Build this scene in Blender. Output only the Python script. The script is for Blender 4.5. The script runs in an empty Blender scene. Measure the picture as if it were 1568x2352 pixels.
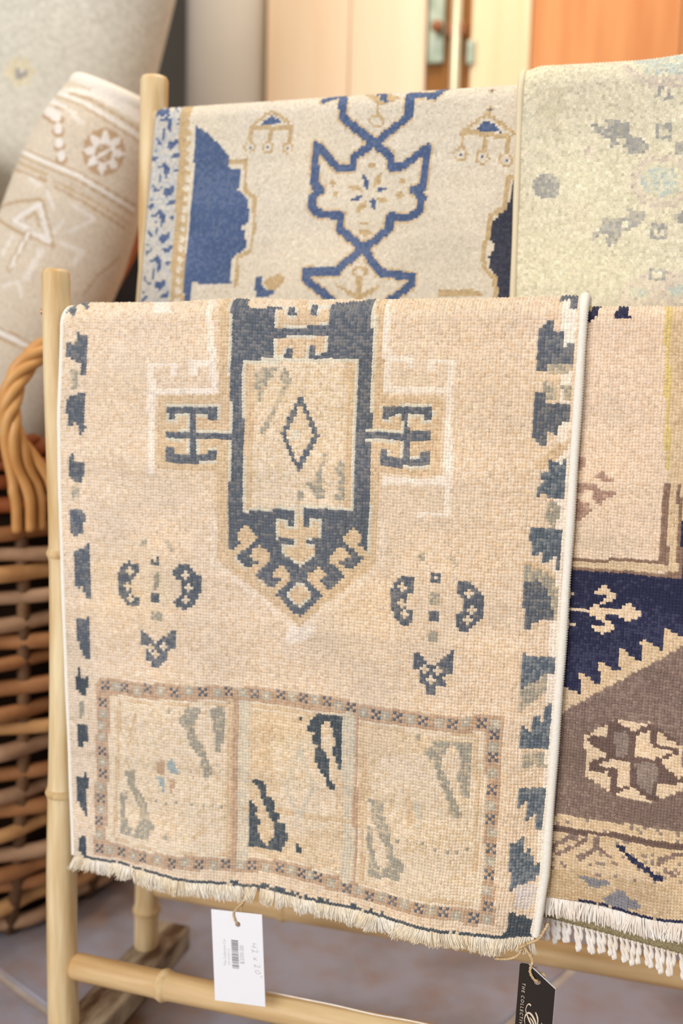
import bpy, bmesh, math, random
import numpy as np
from mathutils import Matrix, Vector

scene = bpy.context.scene
COL = scene.collection
random.seed(7)
RNG = np.random.default_rng(11)

# ---------------------------------------------------------------- camera
F_PX = 2287.0                                     # focal length in pixels of the 1568 x 2352 frame
PITCH, ROLL_ANGLE, YAW = math.radians(6.395), math.radians(1.44), math.radians(16.87)
def camera_axes():
    cp, sp, cr, sr = math.cos(PITCH), math.sin(PITCH), math.cos(ROLL_ANGLE), math.sin(ROLL_ANGLE)
    c, s = math.cos(YAW), math.sin(YAW)
    tilt = np.array([[1, 0, 0], [0, cp, -sp], [0, sp, cp]])
    roll = np.array([[cr, -sr, 0], [sr, cr, 0], [0, 0, 1]])
    turn = np.array([[c, s, 0], [0, 0, -1], [-s, c, 0]])
    return roll @ tilt @ turn                     # rows: right, down, forward
AX = camera_axes()
cam_data = bpy.data.cameras.new('camera')
cam = bpy.data.objects.new('camera', cam_data); COL.objects.link(cam)
cam.matrix_world = Matrix(((AX[0][0], -AX[1][0], -AX[2][0], 0), (AX[0][1], -AX[1][1], -AX[2][1], 0),
                           (AX[0][2], -AX[1][2], -AX[2][2], 0.735), (0, 0, 0, 1)))
cam_data.sensor_fit = 'VERTICAL'; cam_data.sensor_height = 36.0
cam_data.lens = F_PX / 2352 * 36.0
cam_data.clip_start = 0.02
cam_data.dof.use_dof = True
cam_data.dof.focus_distance = 0.905
cam_data.dof.aperture_fstop = 2.6
cam_data.dof.aperture_blades = 0
scene.camera = cam

# ---------------------------------------------------------------- daylight, lamps, exposure
world = bpy.data.worlds.new('world'); scene.world = world; world.use_nodes = True
bg = world.node_tree.nodes['Background']
bg.inputs[0].default_value = (1.0, 0.985, 0.965, 1); bg.inputs[1].default_value = 0.55

def area(name, loc, target, size, size_y, power, color):
    d = bpy.data.lights.new(name, 'AREA'); d.shape = 'RECTANGLE'; d.size = size; d.size_y = size_y
    d.energy = power; d.color = color
    o = bpy.data.objects.new(name, d); COL.objects.link(o); o.location = loc
    o.rotation_euler = (Vector(target) - Vector(loc)).to_track_quat('-Z', 'Y').to_euler()
    return o
area('shop_window_light', (-1.6, -2.4, 1.6), (-.35, .95, .6), 2.6, 2.4, 142, (1.0, 0.975, 0.96))
area('ceiling_lamp_light', (-0.35, 1.35, 2.75), (-.35, 1.45, 0), 0.8, 0.8, 14, (1.0, 0.84, 0.64))
area('cabinet_lamp_light', (-0.25, 1.25, 2.5), (-.62, 2.0, 1.5), 0.35, 0.35, 11, (1.0, 0.86, 0.70))

vs = scene.view_settings
scene.display_settings.display_device = 'sRGB'
vs.view_transform = 'Standard'; vs.look = 'None'; vs.gamma = 1.0; vs.use_curve_mapping = False
vs.exposure = -0.10

# ---------------------------------------------------------------- cloth shapes
def lerp_table(t, table):
    xs = [a for a, b in table]; ys = [b for a, b in table]
    return np.interp(t, xs, ys)

def smooth_table(t, table):
    """piecewise cosine-ish smooth interpolation of (t, value) pairs"""
    xs = np.array([a for a, b in table], float); ys = np.array([b for a, b in table], float)
    t = np.clip(np.asarray(t, float), xs[0], xs[-1])
    i = np.clip(np.searchsorted(xs, t) - 1, 0, len(xs) - 2)
    f = (t - xs[i]) / (xs[i + 1] - xs[i]); f = f * f * (3 - 2 * f)
    return ys[i] * (1 - f) + ys[i + 1] * f

class Drape:
    """A rug hung over a horizontal rail: u runs 0..1 across, s is the arc length
    from the crest of the fold (positive down the front, negative down the back)."""
    def __init__(self, yr, zr, rho, left, right, wave=None, front=0.6, back=0.4, pitch=0.00305, crest=None, pitch_u=None):
        self.yr, self.zr, self.rho = yr, zr, rho
        self.left, self.right = left, right          # tables of (drop, x)
        self.wave = wave                             # f(u, drop) -> metres towards the viewer
        self.front, self.back, self.pitch = front, back, pitch
        self.crest = crest or (lambda u: 0 * u)
        w = abs(np.mean([b for a, b in right]) - np.mean([b for a, b in left]))
        self.nc = int(round(w / (pitch_u or pitch)))
        self.rf = int(round(front / pitch)); self.rb = int(round(back / pitch))
    def pos(self, u, s, h=0.0):
        u, s = np.broadcast_arrays(np.asarray(u, float), np.asarray(s, float))
        q = self.rho * math.pi / 2
        R = self.rho + h
        ang = np.clip(s, -q, q) / self.rho
        d = np.maximum(np.abs(s) - q, 0)
        y = self.yr - R * np.sin(ang)
        z = self.zr + R * np.cos(ang) - d
        front = s > 0
        if self.wave is not None:
            y = y - np.where(front, self.wave(u, d), 0)
        z = z + self.crest(u) * np.exp(-d / 0.05)
        xl = lerp_table(np.where(front, d, 0), self.left); xr = lerp_table(np.where(front, d, 0), self.right)
        return np.stack([xl + (xr - xl) * u, y, z], -1)

class Roll:
    """A rolled or bundled rug: a tube along a bent axis with an oval section."""
    def __init__(self, stations, view, pitch=0.004):
        self.t = np.array([s[0] for s in stations], float)
        self.c = np.array([s[1] for s in stations], float)
        self.rx = np.array([s[2] for s in stations], float); self.ry = np.array([s[3] for s in stations], float)
        self.view = np.array(view, float); self.pitch = pitch
    def pos(self, u, t, h=0.0):
        u, t = np.broadcast_arrays(np.asarray(u, float), np.asarray(t, float))
        f = lambda col: smooth_lin(t, self.t, col)
        c = np.stack([f(self.c[:, k]) for k in range(3)], -1)
        e = 1e-3
        a = np.stack([smooth_lin(t + e, self.t, self.c[:, k]) - smooth_lin(t - e, self.t, self.c[:, k]) for k in range(3)], -1)
        a = a / np.linalg.norm(a, axis=-1, keepdims=True)
        s1 = np.cross(a, np.broadcast_to(self.view, a.shape)); s1 /= np.linalg.norm(s1, axis=-1, keepdims=True)
        s2 = np.cross(a, s1)
        ph = 2 * math.pi * (u - 0.5)        # u = 0.5 faces the viewer
        return c + ((f(self.rx) + h) * np.sin(ph))[..., None] * s1 + ((f(self.ry) + h) * np.cos(ph))[..., None] * s2

def smooth_lin(t, xs, ys):
    """Catmull-Rom through the stations"""
    t = np.clip(t, xs[0] - .02, xs[-1] + .02)
    i = np.clip(np.searchsorted(xs, t) - 1, 0, len(xs) - 2)
    x0, x1 = xs[i], xs[i + 1]; f = (t - x0) / (x1 - x0)
    m = np.gradient(ys, xs)
    h = x1 - x0
    return ((2*f**3 - 3*f**2 + 1) * ys[i] + (f**3 - 2*f**2 + f) * h * m[i]
            + (-2*f**3 + 3*f**2) * ys[i + 1] + (f**3 - f**2) * h * m[i + 1])

def wave_a(u, d):
    g = np.clip(d / 0.56, 0, 1) ** 1.6
    w = smooth_table(u, [(0, .002), (.10, .004), (.25, .013), (.44, -.001), (.62, .008), (.80, .025), (.92, .017), (1, 0)])
    return g * w + .0022 * np.sin(u * 9 + d * 7) * np.clip(d / .1, 0, 1) + .003 * np.clip(d / .15, 0, 1)
def crest_a(u):
    return smooth_table(u, [(0, -.005), (.03, -.0015), (.2, -.0015), (.37, .0022), (.5, .0002), (.8, .0008), (1, .003)])
RUG_A = Drape(.9145, .8065, .0215,
              [(0, -.5695), (.10, -.5715), (.3, -.5655), (.45, -.5605), (.56, -.5575)],
              [(0, -.0605), (.3, -.0645), (.5, -.0690), (.56, -.0745)],
              wave_a, front=.594, back=.44, crest=crest_a)
def wave_b(u, d):
    g = np.clip(d / 0.5, 0, 1) ** 1.5
    return g * smooth_table(u, [(0, -.002), (.3, .0), (.45, .010), (.62, .004), (.8, .014), (1, .004)])
RUG_B = Drape(.9145, .8065, .0150, [(0, -.130), (.56, -.135)], [(0, .236), (.56, .231)],
              wave_b, front=.0236 + .526, back=.572, pitch=.0028)
def wave_d(u, d):
    return .004 * np.sin(u * 7 + 1) * np.clip(d / .3, 0, 1)
RUG_D = Drape(1.0900, 1.0490, .0180, [(0, -.5630), (.22, -.5830), (.6, -.590)], [(0, .06), (.22, .04), (.6, .03)],
              wave_d, front=.80, back=.55, pitch=.0026)
def crest_e(u):
    return smooth_table(u, [(0, -.004), (.04, .0), (.25, -.001), (.42, .004), (.6, 0), (1, .001)])
def wave_e(u, d):
    return .005 * np.sin(u * 6 + .6) * np.clip(d / .3, 0, 1)
RUG_E = Drape(1.0900, 1.0490, .0340, [(0, -.1420), (.24, -.1400), (.6, -.1380)], [(0, .31), (.6, .315)],
              wave_e, front=.83, back=.60, pitch=.0031, crest=crest_e)
VIEW = (-.29, .95, -.08)
ROLL_SAND = Roll([(-.28, (-1.02, 1.27, .03), .074, .070), (0, (-1.005, 1.268, .30), .078, .072), (.30, (-.935, 1.255, .60), .082, .074), (.52, (-.852, 1.24, .81), .088, .078),
                  (.66, (-.786, 1.235, .945), .091, .078), (.76, (-.747, 1.232, 1.04), .083, .070), (.82, (-.726, 1.232, 1.092), .071, .062), (.865, (-.712, 1.232, 1.128), .057, .050)],
                 VIEW)
ROLL_PALE = Roll([(-.25, (-1.13, 1.385, .03), .080, .080), (0, (-1.13, 1.40, .28), .085, .085), (.45, (-1.03, 1.435, .75), .112, .10), (.85, (-.945, 1.44, 1.14), .142, .115),
                  (1.2, (-.86, 1.45, 1.50), .150, .12), (1.45, (-.80, 1.46, 1.74), .14, .11)], VIEW)
ROLL_SAGE = Roll([(-.29, (-1.17, 1.17, .03), .068, .068), (0, (-1.17, 1.16, .32), .07, .07), (.4, (-1.075, 1.195, .70), .080, .075), (.60, (-1.015, 1.205, .90), .082, .078),
                  (.72, (-.975, 1.21, 1.01), .082, .076), (.80, (-.950, 1.212, 1.075), .066, .06)], VIEW)

# woven patterns, in knots: columns from the left selvedge, rows from the crest of the fold
# P = filled shape, L = line with a width in knots, M = small repeated marks
PATTERN_A = [
    ('P', 'w', [(49.2, 1.1), (51.2, 0.3), (55.3, 33.5), (53, 33.6)]),
    ('P', 'w', [(32, 31.6), (55.7, 31.5), (55.7, 33.6), (32.1, 33.9)]),
    ('P', 'w', [(31.2, 24.1), (33.4, 24.1), (34.1, 60.1), (31.9, 60.2)]),
    ('P', 'w', [(32.2, 23.7), (41.4, 23.7), (41.5, 25.2), (32.3, 25.3)]),
    ('P', 'w', [(38.6, 25.1), (40.9, 25.1), (41, 27.9), (38.7, 27.9)]),
    ('P', 'w', [(45.3, 23.2), (52.6, 23.3), (52.7, 24.7), (45.4, 24.7)]),
    ('P', 'w', [(45.4, 24.7), (47.5, 24.7), (47.7, 27.9), (45.5, 27.9)]),
    ('P', 'w', [(29, 0.3), (35.2, 0.9), (37.9, 7), (32.1, 6.8)]),
    ('P', 'w', [(105.7, 1.6), (107.9, 1.7), (110.6, 30.2), (108.5, 30.2)]),
    ('P', 'w', [(104, 30.3), (129.4, 29.9), (129.5, 31.7), (104.1, 32.3)]),
    ('P', 'w', [(120.9, 21.6), (128.8, 21.5), (129, 23.4), (121, 23.5)]),
    ('P', 'w', [(121, 23.5), (122.7, 23.5), (122.9, 26.3), (121.2, 26.3)]),
    ('P', 'w', [(106.9, 21.2), (116.6, 21.1), (116.7, 22.7), (106.9, 22.8)]),
    ('P', 'w', [(114.6, 22.7), (116.7, 22.7), (116.9, 25.4), (114.7, 25.5)]),
    ('P', 'w', [(108.7, 57.3), (128.8, 56.3), (128.9, 58.5), (108.8, 59.6)]),
    ('P', 'w', [(126.9, 22.1), (129.1, 22), (129.9, 68), (127.8, 68.1)]),
    ('P', 'w', [(120.1, 66.9), (128.2, 66.5), (128.3, 68.1), (120.2, 68.6)]),
    ('P', 's', [(35.6, 22.6), (39.7, 22.7), (39.7, 23.3), (35.7, 23.3)]),
    ('P', 't', [(34.7, 34.5), (58.8, 34.2), (59.1, 57.5), (35, 58.5)]),
    ('P', 't', [(103.6, 32.8), (126.1, 32.6), (126.1, 55.6), (104.7, 56.1)]),
    ('P', 't', [(53.4, 0.8), (55.3, 16.9), (55.6, 46.6), (55.4, 63.2), (55.2, 86.2), (83.3, 105.8), (108.2, 83.3), (107.9, 57.8), (107.9, 44.7), (107.4, 16.3), (106.8, 0.6)]),
    ('L', 'w2', [(54.1, 71.7), (53.8, 87.2), (83.3, 107.4), (109.6, 84.2), (110, 70.9)], 1.92),
    ('P', 'm', [(56.7, 0.8), (58.3, 15.6), (58.8, 46.5), (58.5, 83.8), (83.5, 104.1), (105.7, 82.4), (105.4, 58), (105.3, 42.2), (104.9, 18.8), (104.2, 1.2)]),
    ('P', 't', [(58.6, 82.9), (83.5, 104.6), (105.7, 82.4), (104.8, 79.3)]),
    ('P', 's', [(57.6, 0.7), (59.1, 15), (59.7, 46.5), (59.2, 83.2), (83.4, 103.1), (104.9, 81.4), (104.9, 68.6), (104.7, 44.8), (103.9, 18.8), (102.6, -1.6)]),
    ('P', 'f', [(62.2, 0.5), (98.6, -2.4), (99.7, 2.2), (89.7, 5), (79.3, 5.9), (63.8, 6.9)]),
    ('P', 'm', [(73.1, 13.4), (72.8, 6.9), (76.5, 6.3), (78.9, 5.2), (83, 2.8), (85.8, 5.3), (89.9, 5.4), (90.2, 11.9)]),
    ('P', 't', [(73.7, 12.7), (73.6, 7.6), (76.2, 7.2), (76.8, 9.9), (80.4, 9.7), (78.2, 1), (81.9, 1.3), (84, 9.2), (87.1, 9.1), (86.9, 6.8), (89.5, 6.6), (89.6, 11.3)]),
    ('P', 's', [(76.8, 6.4), (79.2, 6.3), (79.8, 9.2), (77.4, 9.3)]),
    ('P', 's', [(83.8, 5.4), (85.7, 5.5), (86.4, 8.6), (84.5, 8.6)]),
    ('P', 'm', [(73, 21.7), (73, 15.8), (89.7, 14.6), (89.6, 20.4), (86, 20.6), (83.8, 22), (78.8, 22.4), (76.8, 21.4)]),
    ('P', 't', [(73.7, 21), (73.7, 16.3), (89.1, 15.3), (89, 19.9), (86.4, 20), (86.3, 17.7), (83.2, 17.9), (83.5, 23.6), (79.4, 23.7), (79.2, 18.4), (76.4, 18.6), (76.3, 20.9)]),
    ('P', 's', [(76.9, 19.2), (78.7, 19), (78.8, 22.4), (73.7, 22.7), (73.7, 21.7), (77, 21.5)]),
    ('P', 's', [(83.9, 18.3), (85.7, 18.2), (85.8, 20.8), (89.1, 20.6), (89.2, 21.6), (84, 21.8)]),
    ('P', 'm', [(63.2, 23.4), (69.4, 22.5), (82, 22.3), (91.6, 21.8), (99.7, 21.8), (100.3, 45), (100.3, 68.2), (84.8, 68.2), (76.2, 69.3), (64, 70.7)]),
    ('P', 'c', [(64, 24.1), (82, 23.1), (98.8, 22.6), (99.4, 45), (99.5, 67.3), (83.4, 67.5), (64.8, 69.7)]),
    ('P', 't', [(64, 24.1), (66.6, 24), (67.4, 69.3), (64.8, 69.7)]),
    ('P', 't', [(96.4, 22.8), (98.8, 22.6), (99.5, 67.3), (97, 67.2)]),
    ('P', 'o', [(67.3, 25.6), (74.5, 25.2), (71.9, 28.4), (70, 32.4), (67.7, 38.6)]),
    ('P', 'o', [(74.7, 25.7), (76.9, 25.3), (79.1, 28.8), (77.4, 31.1), (75.7, 29.2)]),
    ('L', 'o', [(76.8, 31.5), (74.2, 37.1), (69.7, 45.5)], 1.56),
    ('P', 'o', [(96.4, 51.1), (96.9, 64.6), (93.9, 65.4), (95.7, 58.5), (93.9, 56.3)]),
    ('P', 'o', [(86.9, 59.3), (88.5, 57.3), (90.4, 51.3), (91.7, 51.3), (89.6, 58.5), (90.7, 63), (91.1, 64.9), (88.4, 64.5), (84.8, 60.7)]),
    ('P', 'o', [(81.6, 63.2), (83.8, 63.1), (83.9, 65.5), (81.6, 65.7)]),
    ('P', 's', [(82, 32.9), (88.6, 45.4), (82.6, 57.4), (76.1, 45.6)]),
    ('P', 'c', [(82.1, 36.1), (86.8, 45.5), (82.5, 54.5), (77.9, 45.5)]),
    ('P', 'm', [(80.3, 43.7), (82.2, 43.6), (82.3, 47), (79.8, 47.1)]),
    ('P', 'm', [(75.2, 72), (78.9, 71.6), (79, 74.5), (81.4, 74.3), (81.3, 67.5), (84.1, 67.3), (84.2, 73.9), (86.5, 73.6), (86.4, 70.9), (89.9, 70.9), (90.2, 77.1), (85.2, 77.8), (85.4, 79.2), (88.4, 79.6), (88.3, 81.9), (83.3, 86.8), (77.1, 82.8), (77.1, 80.4), (81, 79.8), (81.3, 78.1), (75.3, 78.6)]),
    ('P', 't', [(75.9, 72.7), (78.3, 72.4), (78.3, 75.1), (82, 74.8), (81.9, 66.5), (83.4, 66.4), (83.6, 74.6), (87.1, 74.2), (87.1, 71.5), (89.3, 71.6), (89.5, 76.6), (84.6, 77.3), (84.8, 79.8), (87.7, 80.2), (87.6, 81.7), (83.3, 86), (77.8, 82.5), (77.8, 81), (81.7, 80.3), (82, 77.5), (76, 77.9)]),
    ('P', 't', [(58.7, 84.1), (63.4, 80.4), (61.7, 78.8), (62.5, 77), (65, 74.9), (67.5, 76.7), (68.7, 78.7), (66.4, 81.2), (60.1, 86)]),
    ('P', 't', [(106.4, 81.4), (101.8, 78.3), (103.4, 76.7), (102.6, 75.1), (100.2, 73.2), (97.9, 75.2), (96.7, 77.2), (99, 79.4), (105.2, 83.4)]),
    ('P', 't', [(66, 88.5), (69.3, 86.2), (67.9, 85.6), (65.4, 85), (67.5, 82.5), (69.3, 81), (72.9, 83.4), (73.1, 85.1), (71.5, 86.9), (67.6, 91.1)]),
    ('P', 't', [(99.7, 86.4), (96.5, 84.5), (97.8, 83.7), (100.1, 82.9), (98, 80.7), (96.3, 79.5), (93, 82.2), (92.8, 83.9), (94.4, 85.4), (98.3, 89.1)]),
    ('P', 't', [(73.2, 94.7), (76.9, 91.5), (75.8, 91), (73.3, 90.3), (74.7, 88.7), (76.9, 86.8), (80.5, 89.5), (80.5, 91.2), (78.7, 93.1), (75.2, 96.8)]),
    ('P', 't', [(93.1, 93.2), (89.4, 90.6), (90.4, 89.9), (92.8, 89), (91.4, 87.5), (89.2, 86), (85.8, 89.1), (85.8, 90.8), (87.6, 92.4), (91.2, 95.5)]),
    ('P', 's', [(83.1, 89), (90.7, 95.1), (83.4, 103.1), (75.7, 96.4)]),
    ('P', 'm', [(83.2, 91.4), (87.7, 95.2), (83.4, 100.2), (78.4, 96)]),
    ('P', 't', [(83.2, 92.3), (86.8, 95.3), (83.3, 99.2), (79.3, 95.9)]),
    ('P', 'm', [(37.9, 37.4), (55.8, 37.2), (55.9, 40.5), (38, 40.9)]),
    ('P', 'm', [(37.9, 39.7), (41.7, 39.6), (41.8, 42.7), (38.1, 42.8)]),
    ('P', 'm', [(51.8, 39.4), (55.9, 39.3), (56, 42.4), (51.9, 42.5)]),
    ('P', 'm', [(45, 37.3), (48.4, 37.3), (48.6, 56.1), (45.2, 56.2)]),
    ('P', 'm', [(37.9, 45.6), (60.3, 45), (60.3, 48), (37.9, 48.7)]),
    ('P', 'm', [(37.9, 53), (55.5, 52.4), (55.5, 55.8), (37.9, 56.5)]),
    ('P', 'm', [(37.9, 50.9), (41.4, 50.8), (41.4, 54), (37.9, 54.2)]),
    ('P', 'm', [(51.9, 51.2), (55.5, 51.1), (55.5, 53.5), (51.9, 53.7)]),
    ('P', 's', [(38.4, 37.9), (55.3, 37.7), (55.4, 40), (38.5, 40.4)]),
    ('P', 's', [(38.5, 40.2), (41.1, 40.1), (41.2, 42.2), (38.6, 42.2)]),
    ('P', 's', [(52.3, 39.9), (55.4, 39.9), (55.4, 41.9), (52.4, 41.9)]),
    ('P', 's', [(45.6, 37.8), (47.8, 37.8), (48, 55.6), (45.8, 55.6)]),
    ('P', 's', [(38.5, 46.1), (59.8, 45.5), (59.8, 47.5), (38.5, 48.1)]),
    ('P', 's', [(38.5, 53.5), (55, 52.9), (55, 55.3), (38.4, 55.9)]),
    ('P', 's', [(38.5, 51.5), (40.8, 51.4), (40.8, 53.5), (38.5, 53.6)]),
    ('P', 's', [(52.5, 51.7), (55, 51.6), (55, 53), (52.5, 53.1)]),
    ('P', 'm', [(107.4, 35.6), (123.4, 35.3), (123.6, 38.7), (107.6, 39.2)]),
    ('P', 'm', [(107.5, 37.9), (110.5, 37.8), (110.7, 40.7), (107.7, 40.8)]),
    ('P', 'm', [(120.3, 37.6), (123.3, 37.5), (123.5, 40.8), (120.5, 40.9)]),
    ('P', 'm', [(113.7, 35.5), (116.7, 35.4), (117.7, 53.9), (114.6, 54)]),
    ('P', 'm', [(102.8, 43.5), (123.3, 42.8), (123.5, 46.1), (102.9, 46.9)]),
    ('P', 'm', [(107.6, 50.8), (123.1, 50.1), (123.3, 53.6), (107.7, 54.3)]),
    ('P', 'm', [(107.5, 48.6), (110.5, 48.5), (110.7, 51.9), (107.6, 52)]),
    ('P', 'm', [(119.6, 48.9), (123.1, 48.8), (123.2, 51.3), (119.8, 51.5)]),
    ('P', 's', [(108, 36.2), (122.9, 35.8), (123, 38.2), (108.1, 38.6)]),
    ('P', 's', [(108.1, 38.4), (110, 38.4), (110.1, 40.2), (108.2, 40.3)]),
    ('P', 's', [(120.9, 38.1), (122.8, 38), (122.9, 40.3), (121, 40.4)]),
    ('P', 's', [(114.3, 36), (116.2, 36), (117.1, 53.3), (115.2, 53.4)]),
    ('P', 's', [(103.4, 44), (122.8, 43.3), (122.9, 45.6), (103.5, 46.3)]),
    ('P', 's', [(108.2, 51.3), (122.6, 50.7), (122.8, 53.1), (108.3, 53.8)]),
    ('P', 's', [(108.1, 49.1), (110, 49.1), (110.1, 51.3), (108.2, 51.4)]),
    ('P', 's', [(120.2, 49.5), (122.6, 49.4), (122.6, 50.8), (120.3, 50.9)]),
    ('P', 's', [(24.5, 89.3), (27.8, 90.2), (27.4, 93.6), (25.3, 94.8), (25.5, 100.4), (27.6, 101.4), (27.5, 103.6), (23.5, 104.2), (21.7, 101.9), (19.6, 99.8), (19.5, 94.2), (22, 90.6)]),
    ('P', 's', [(43, 89.1), (45.8, 89.5), (49.8, 92.5), (49.8, 97.4), (47.5, 101.9), (44.7, 103.8), (40.6, 103), (40.3, 100.8), (42.9, 99), (42.9, 94.6), (40.3, 93.1), (40.3, 90.9)]),
    ('P', 's', [(27.7, 111.4), (32, 114.4), (33.8, 115.8), (35.7, 113.7), (40.6, 110.7), (40.5, 117.1), (38.1, 117.6), (38.1, 121), (35.7, 121.8), (35.3, 123.8), (31.6, 124), (31.6, 122), (29.7, 121.4), (29.8, 117.4), (27.6, 117.4)]),
    ('P', 's', [(32.3, 87.7), (35.5, 87.4), (35.5, 90.1), (32.2, 90.3)]),
    ('P', 's', [(32.2, 99.5), (35.4, 99.2), (35.3, 102.2), (32.2, 102.5)]),
    ('P', 'o', [(32.6, 92.6), (35.3, 92.4), (35.3, 97.4), (32.5, 97.6)]),
    ('P', 'o', [(32.4, 105.1), (35.8, 104.8), (35.8, 107.9), (32.4, 108.2)]),
    ('P', 'o', [(28.3, 83.5), (30.7, 81.1), (31.3, 82.8), (28.8, 84.9)]),
    ('P', 'o', [(36.9, 81.3), (39, 81.4), (41, 84.6), (39.5, 85.2)]),
    ('M', '+c', [(24.4, 92.7), (23.1, 97.5), (24.2, 101.4), (44.4, 92), (45.5, 96.9), (44.7, 100.5), (31.7, 117.2), (36, 116.7), (33.8, 119.8)]),
    ('M', '.c', [(33.9, 88.9)]),
    ('P', 's', [(117.2, 86.7), (120.3, 87.7), (120.4, 91.2), (118.2, 92.4), (118.1, 96.5), (120.4, 97.3), (120.3, 100.9), (117.5, 102.2), (114.8, 100.4), (112.9, 97), (112.9, 91.9), (114.9, 88.4)]),
    ('P', 's', [(132.5, 87.7), (135.1, 86.8), (137.9, 87.9), (141.1, 91.2), (141.2, 96.6), (138.5, 100.3), (136.1, 102.1), (132.9, 101.2), (132.7, 97.7), (134.9, 96.1), (134.7, 91.6), (132.7, 91.2)]),
    ('P', 's', [(120.9, 109), (125.2, 112.8), (128.3, 112.5), (132.5, 108.1), (132.9, 114.9), (130.4, 115.6), (130.6, 118.6), (128.4, 119.4), (128.2, 121.7), (125.2, 121.5), (125.1, 119.5), (122.7, 118.5), (122.5, 114.9), (120.7, 114.6)]),
    ('P', 's', [(124.7, 85.3), (128.2, 85), (128.3, 87.5), (124.8, 87.8)]),
    ('P', 's', [(125, 97.4), (128, 97.1), (128.1, 99.9), (125.1, 100.2)]),
    ('P', 'o', [(125, 90.8), (128, 90.6), (128.2, 95.1), (125.2, 95.3)]),
    ('P', 'o', [(125, 103), (128.3, 102.6), (128.4, 105.7), (125.1, 106)]),
    ('P', 'o', [(120.3, 82.1), (122.2, 79.2), (123.7, 78.9), (122.1, 82.5)]),
    ('P', 'o', [(129.4, 78.7), (131.1, 79.4), (132.8, 82.7), (131.3, 82.3)]),
    ('M', '+c', [(117, 90.5), (116.2, 95.4), (117.1, 98.7), (136.1, 90.7), (137.5, 95.4), (136, 98.8), (124.6, 114.7), (128.9, 114.7), (126.5, 117.5)]),
    ('M', '.c', [(126.5, 86.4)]),
    ('P', 'w', [(79.7, 106.2), (88.6, 105.2), (87.9, 108), (84.3, 111.2), (79.1, 111.8)]),
    ('P', 'p', [(11.6, 130.3), (40.9, 129.2), (65, 127.5), (77.1, 127.1), (95, 126.9), (107.9, 128.1), (128.7, 128), (148.6, 127.1), (148.8, 173.7), (151.4, 191), (144.5, 191.7), (135.8, 191.1), (127.3, 191), (118.9, 190.9), (111.2, 191.3), (102.5, 190.4), (93.1, 189.2), (87.1, 188.7), (78.1, 188.9), (68.5, 189.7), (60, 190.1), (50.9, 190.5), (40.4, 191.6), (28.8, 192.4), (19.2, 193), (8.1, 192.7)]),
    ('P', 'k', [(16.3, 135.7), (40.9, 134.1), (65, 132.4), (77.2, 132.2), (95.2, 132.2), (108.1, 133.3), (128.9, 132.8), (143.9, 132.4), (146.5, 186.8), (143.9, 186.9), (135.2, 186.6), (126.8, 186.8), (118.4, 186.6), (110.8, 186.9), (102.1, 185.8), (92.7, 184.7), (86.8, 184.2), (77.9, 184.3), (68.3, 185.2), (59.8, 185.5), (50.8, 185.9), (40.2, 187), (28.7, 187.8), (19.3, 188.3), (13.2, 187.2)]),
    ('P', 't', [(18.7, 136.7), (42.4, 135.1), (65.6, 133.4), (77.4, 133.2), (94.8, 133.2), (107.2, 134.3), (127.5, 133.7), (142, 133.2), (144.4, 185.9), (141.8, 185.9), (133.5, 185.7), (125.3, 186), (117.1, 185.9), (109.8, 186.1), (101.4, 184.9), (92.4, 183.9), (86.6, 183.4), (78.1, 183.5), (68.8, 184.4), (60.6, 184.7), (51.9, 185.2), (41.8, 186.1), (31, 186.6), (21.8, 187.3), (15.8, 186.3)]),
    ('P', 'k', [(20.1, 137.3), (43.3, 135.7), (66, 134.1), (77.5, 133.8), (94.6, 133.8), (106.7, 134.8), (126.6, 134.3), (140.9, 133.7), (143.2, 185.3), (140.7, 185.3), (132.5, 185.1), (124.5, 185.5), (116.4, 185.5), (109.2, 185.7), (101.1, 184.5), (92.2, 183.4), (86.6, 183), (78.2, 183.1), (69.1, 183.9), (61, 184.3), (52.5, 184.7), (42.8, 185.6), (32.3, 186), (23.3, 186.6), (17.3, 185.7)]),
    ('P', 'c', [(21.7, 139), (59.1, 135.1), (59, 180.8), (18.2, 185.3)]),
    ('P', 'd', [(67.3, 135), (99.6, 134.1), (100.8, 182.5), (67.3, 182.6)]),
    ('P', 'd', [(104.1, 134.9), (140.7, 134.5), (141.4, 155.8), (104.7, 167.5)]),
    ('P', 'c', [(74.3, 143.8), (95.4, 139.1), (97.7, 168.5), (78, 176.7)]),
    ('P', 'c', [(109.9, 144.1), (139.6, 137.3), (144.5, 184.5), (105.5, 186.7)]),
    ('L', 'p', [(62.2, 132.8), (62, 154), (62.2, 184.7)], 1.92),
    ('L', 'p', [(103.2, 132.8), (103.5, 153.5), (104.5, 185.6)], 1.92),
    ('L', 'g2', [(65, 133.4), (64.8, 156.6), (64.8, 184.7)], 3.84),
    ('L', 'g2', [(100.9, 132.8), (101.3, 153.8), (102.2, 184.9)], 3.6),
    ('L', 't', [(59.8, 132.7), (59.6, 157.1), (59.9, 184.6)], 1.92),
    ('L', 't', [(105.5, 133.6), (105.8, 153.2), (107, 185.7)], 1.68),
    ('P', 'o', [(20.9, 160.7), (24.6, 160.4), (25.2, 165.5), (28.6, 168.9), (30.7, 174.2), (30.8, 177.1), (33.5, 177.9), (30.9, 183.7), (18.6, 184), (18.8, 169.5), (21.8, 167.8), (21, 177.3), (24.5, 182.8), (27.3, 178.4), (27.2, 174.9), (25.2, 170.7), (22.5, 166)]),
    ('P', 'o', [(41.6, 141.3), (45.1, 136.4), (50.9, 135.6), (48.1, 141.1), (48.1, 144.5), (50.5, 148.1), (54, 156.2), (55.2, 158.3), (51.2, 158.7), (49.4, 152.1), (46.4, 149.1), (44.6, 144.3)]),
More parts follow.
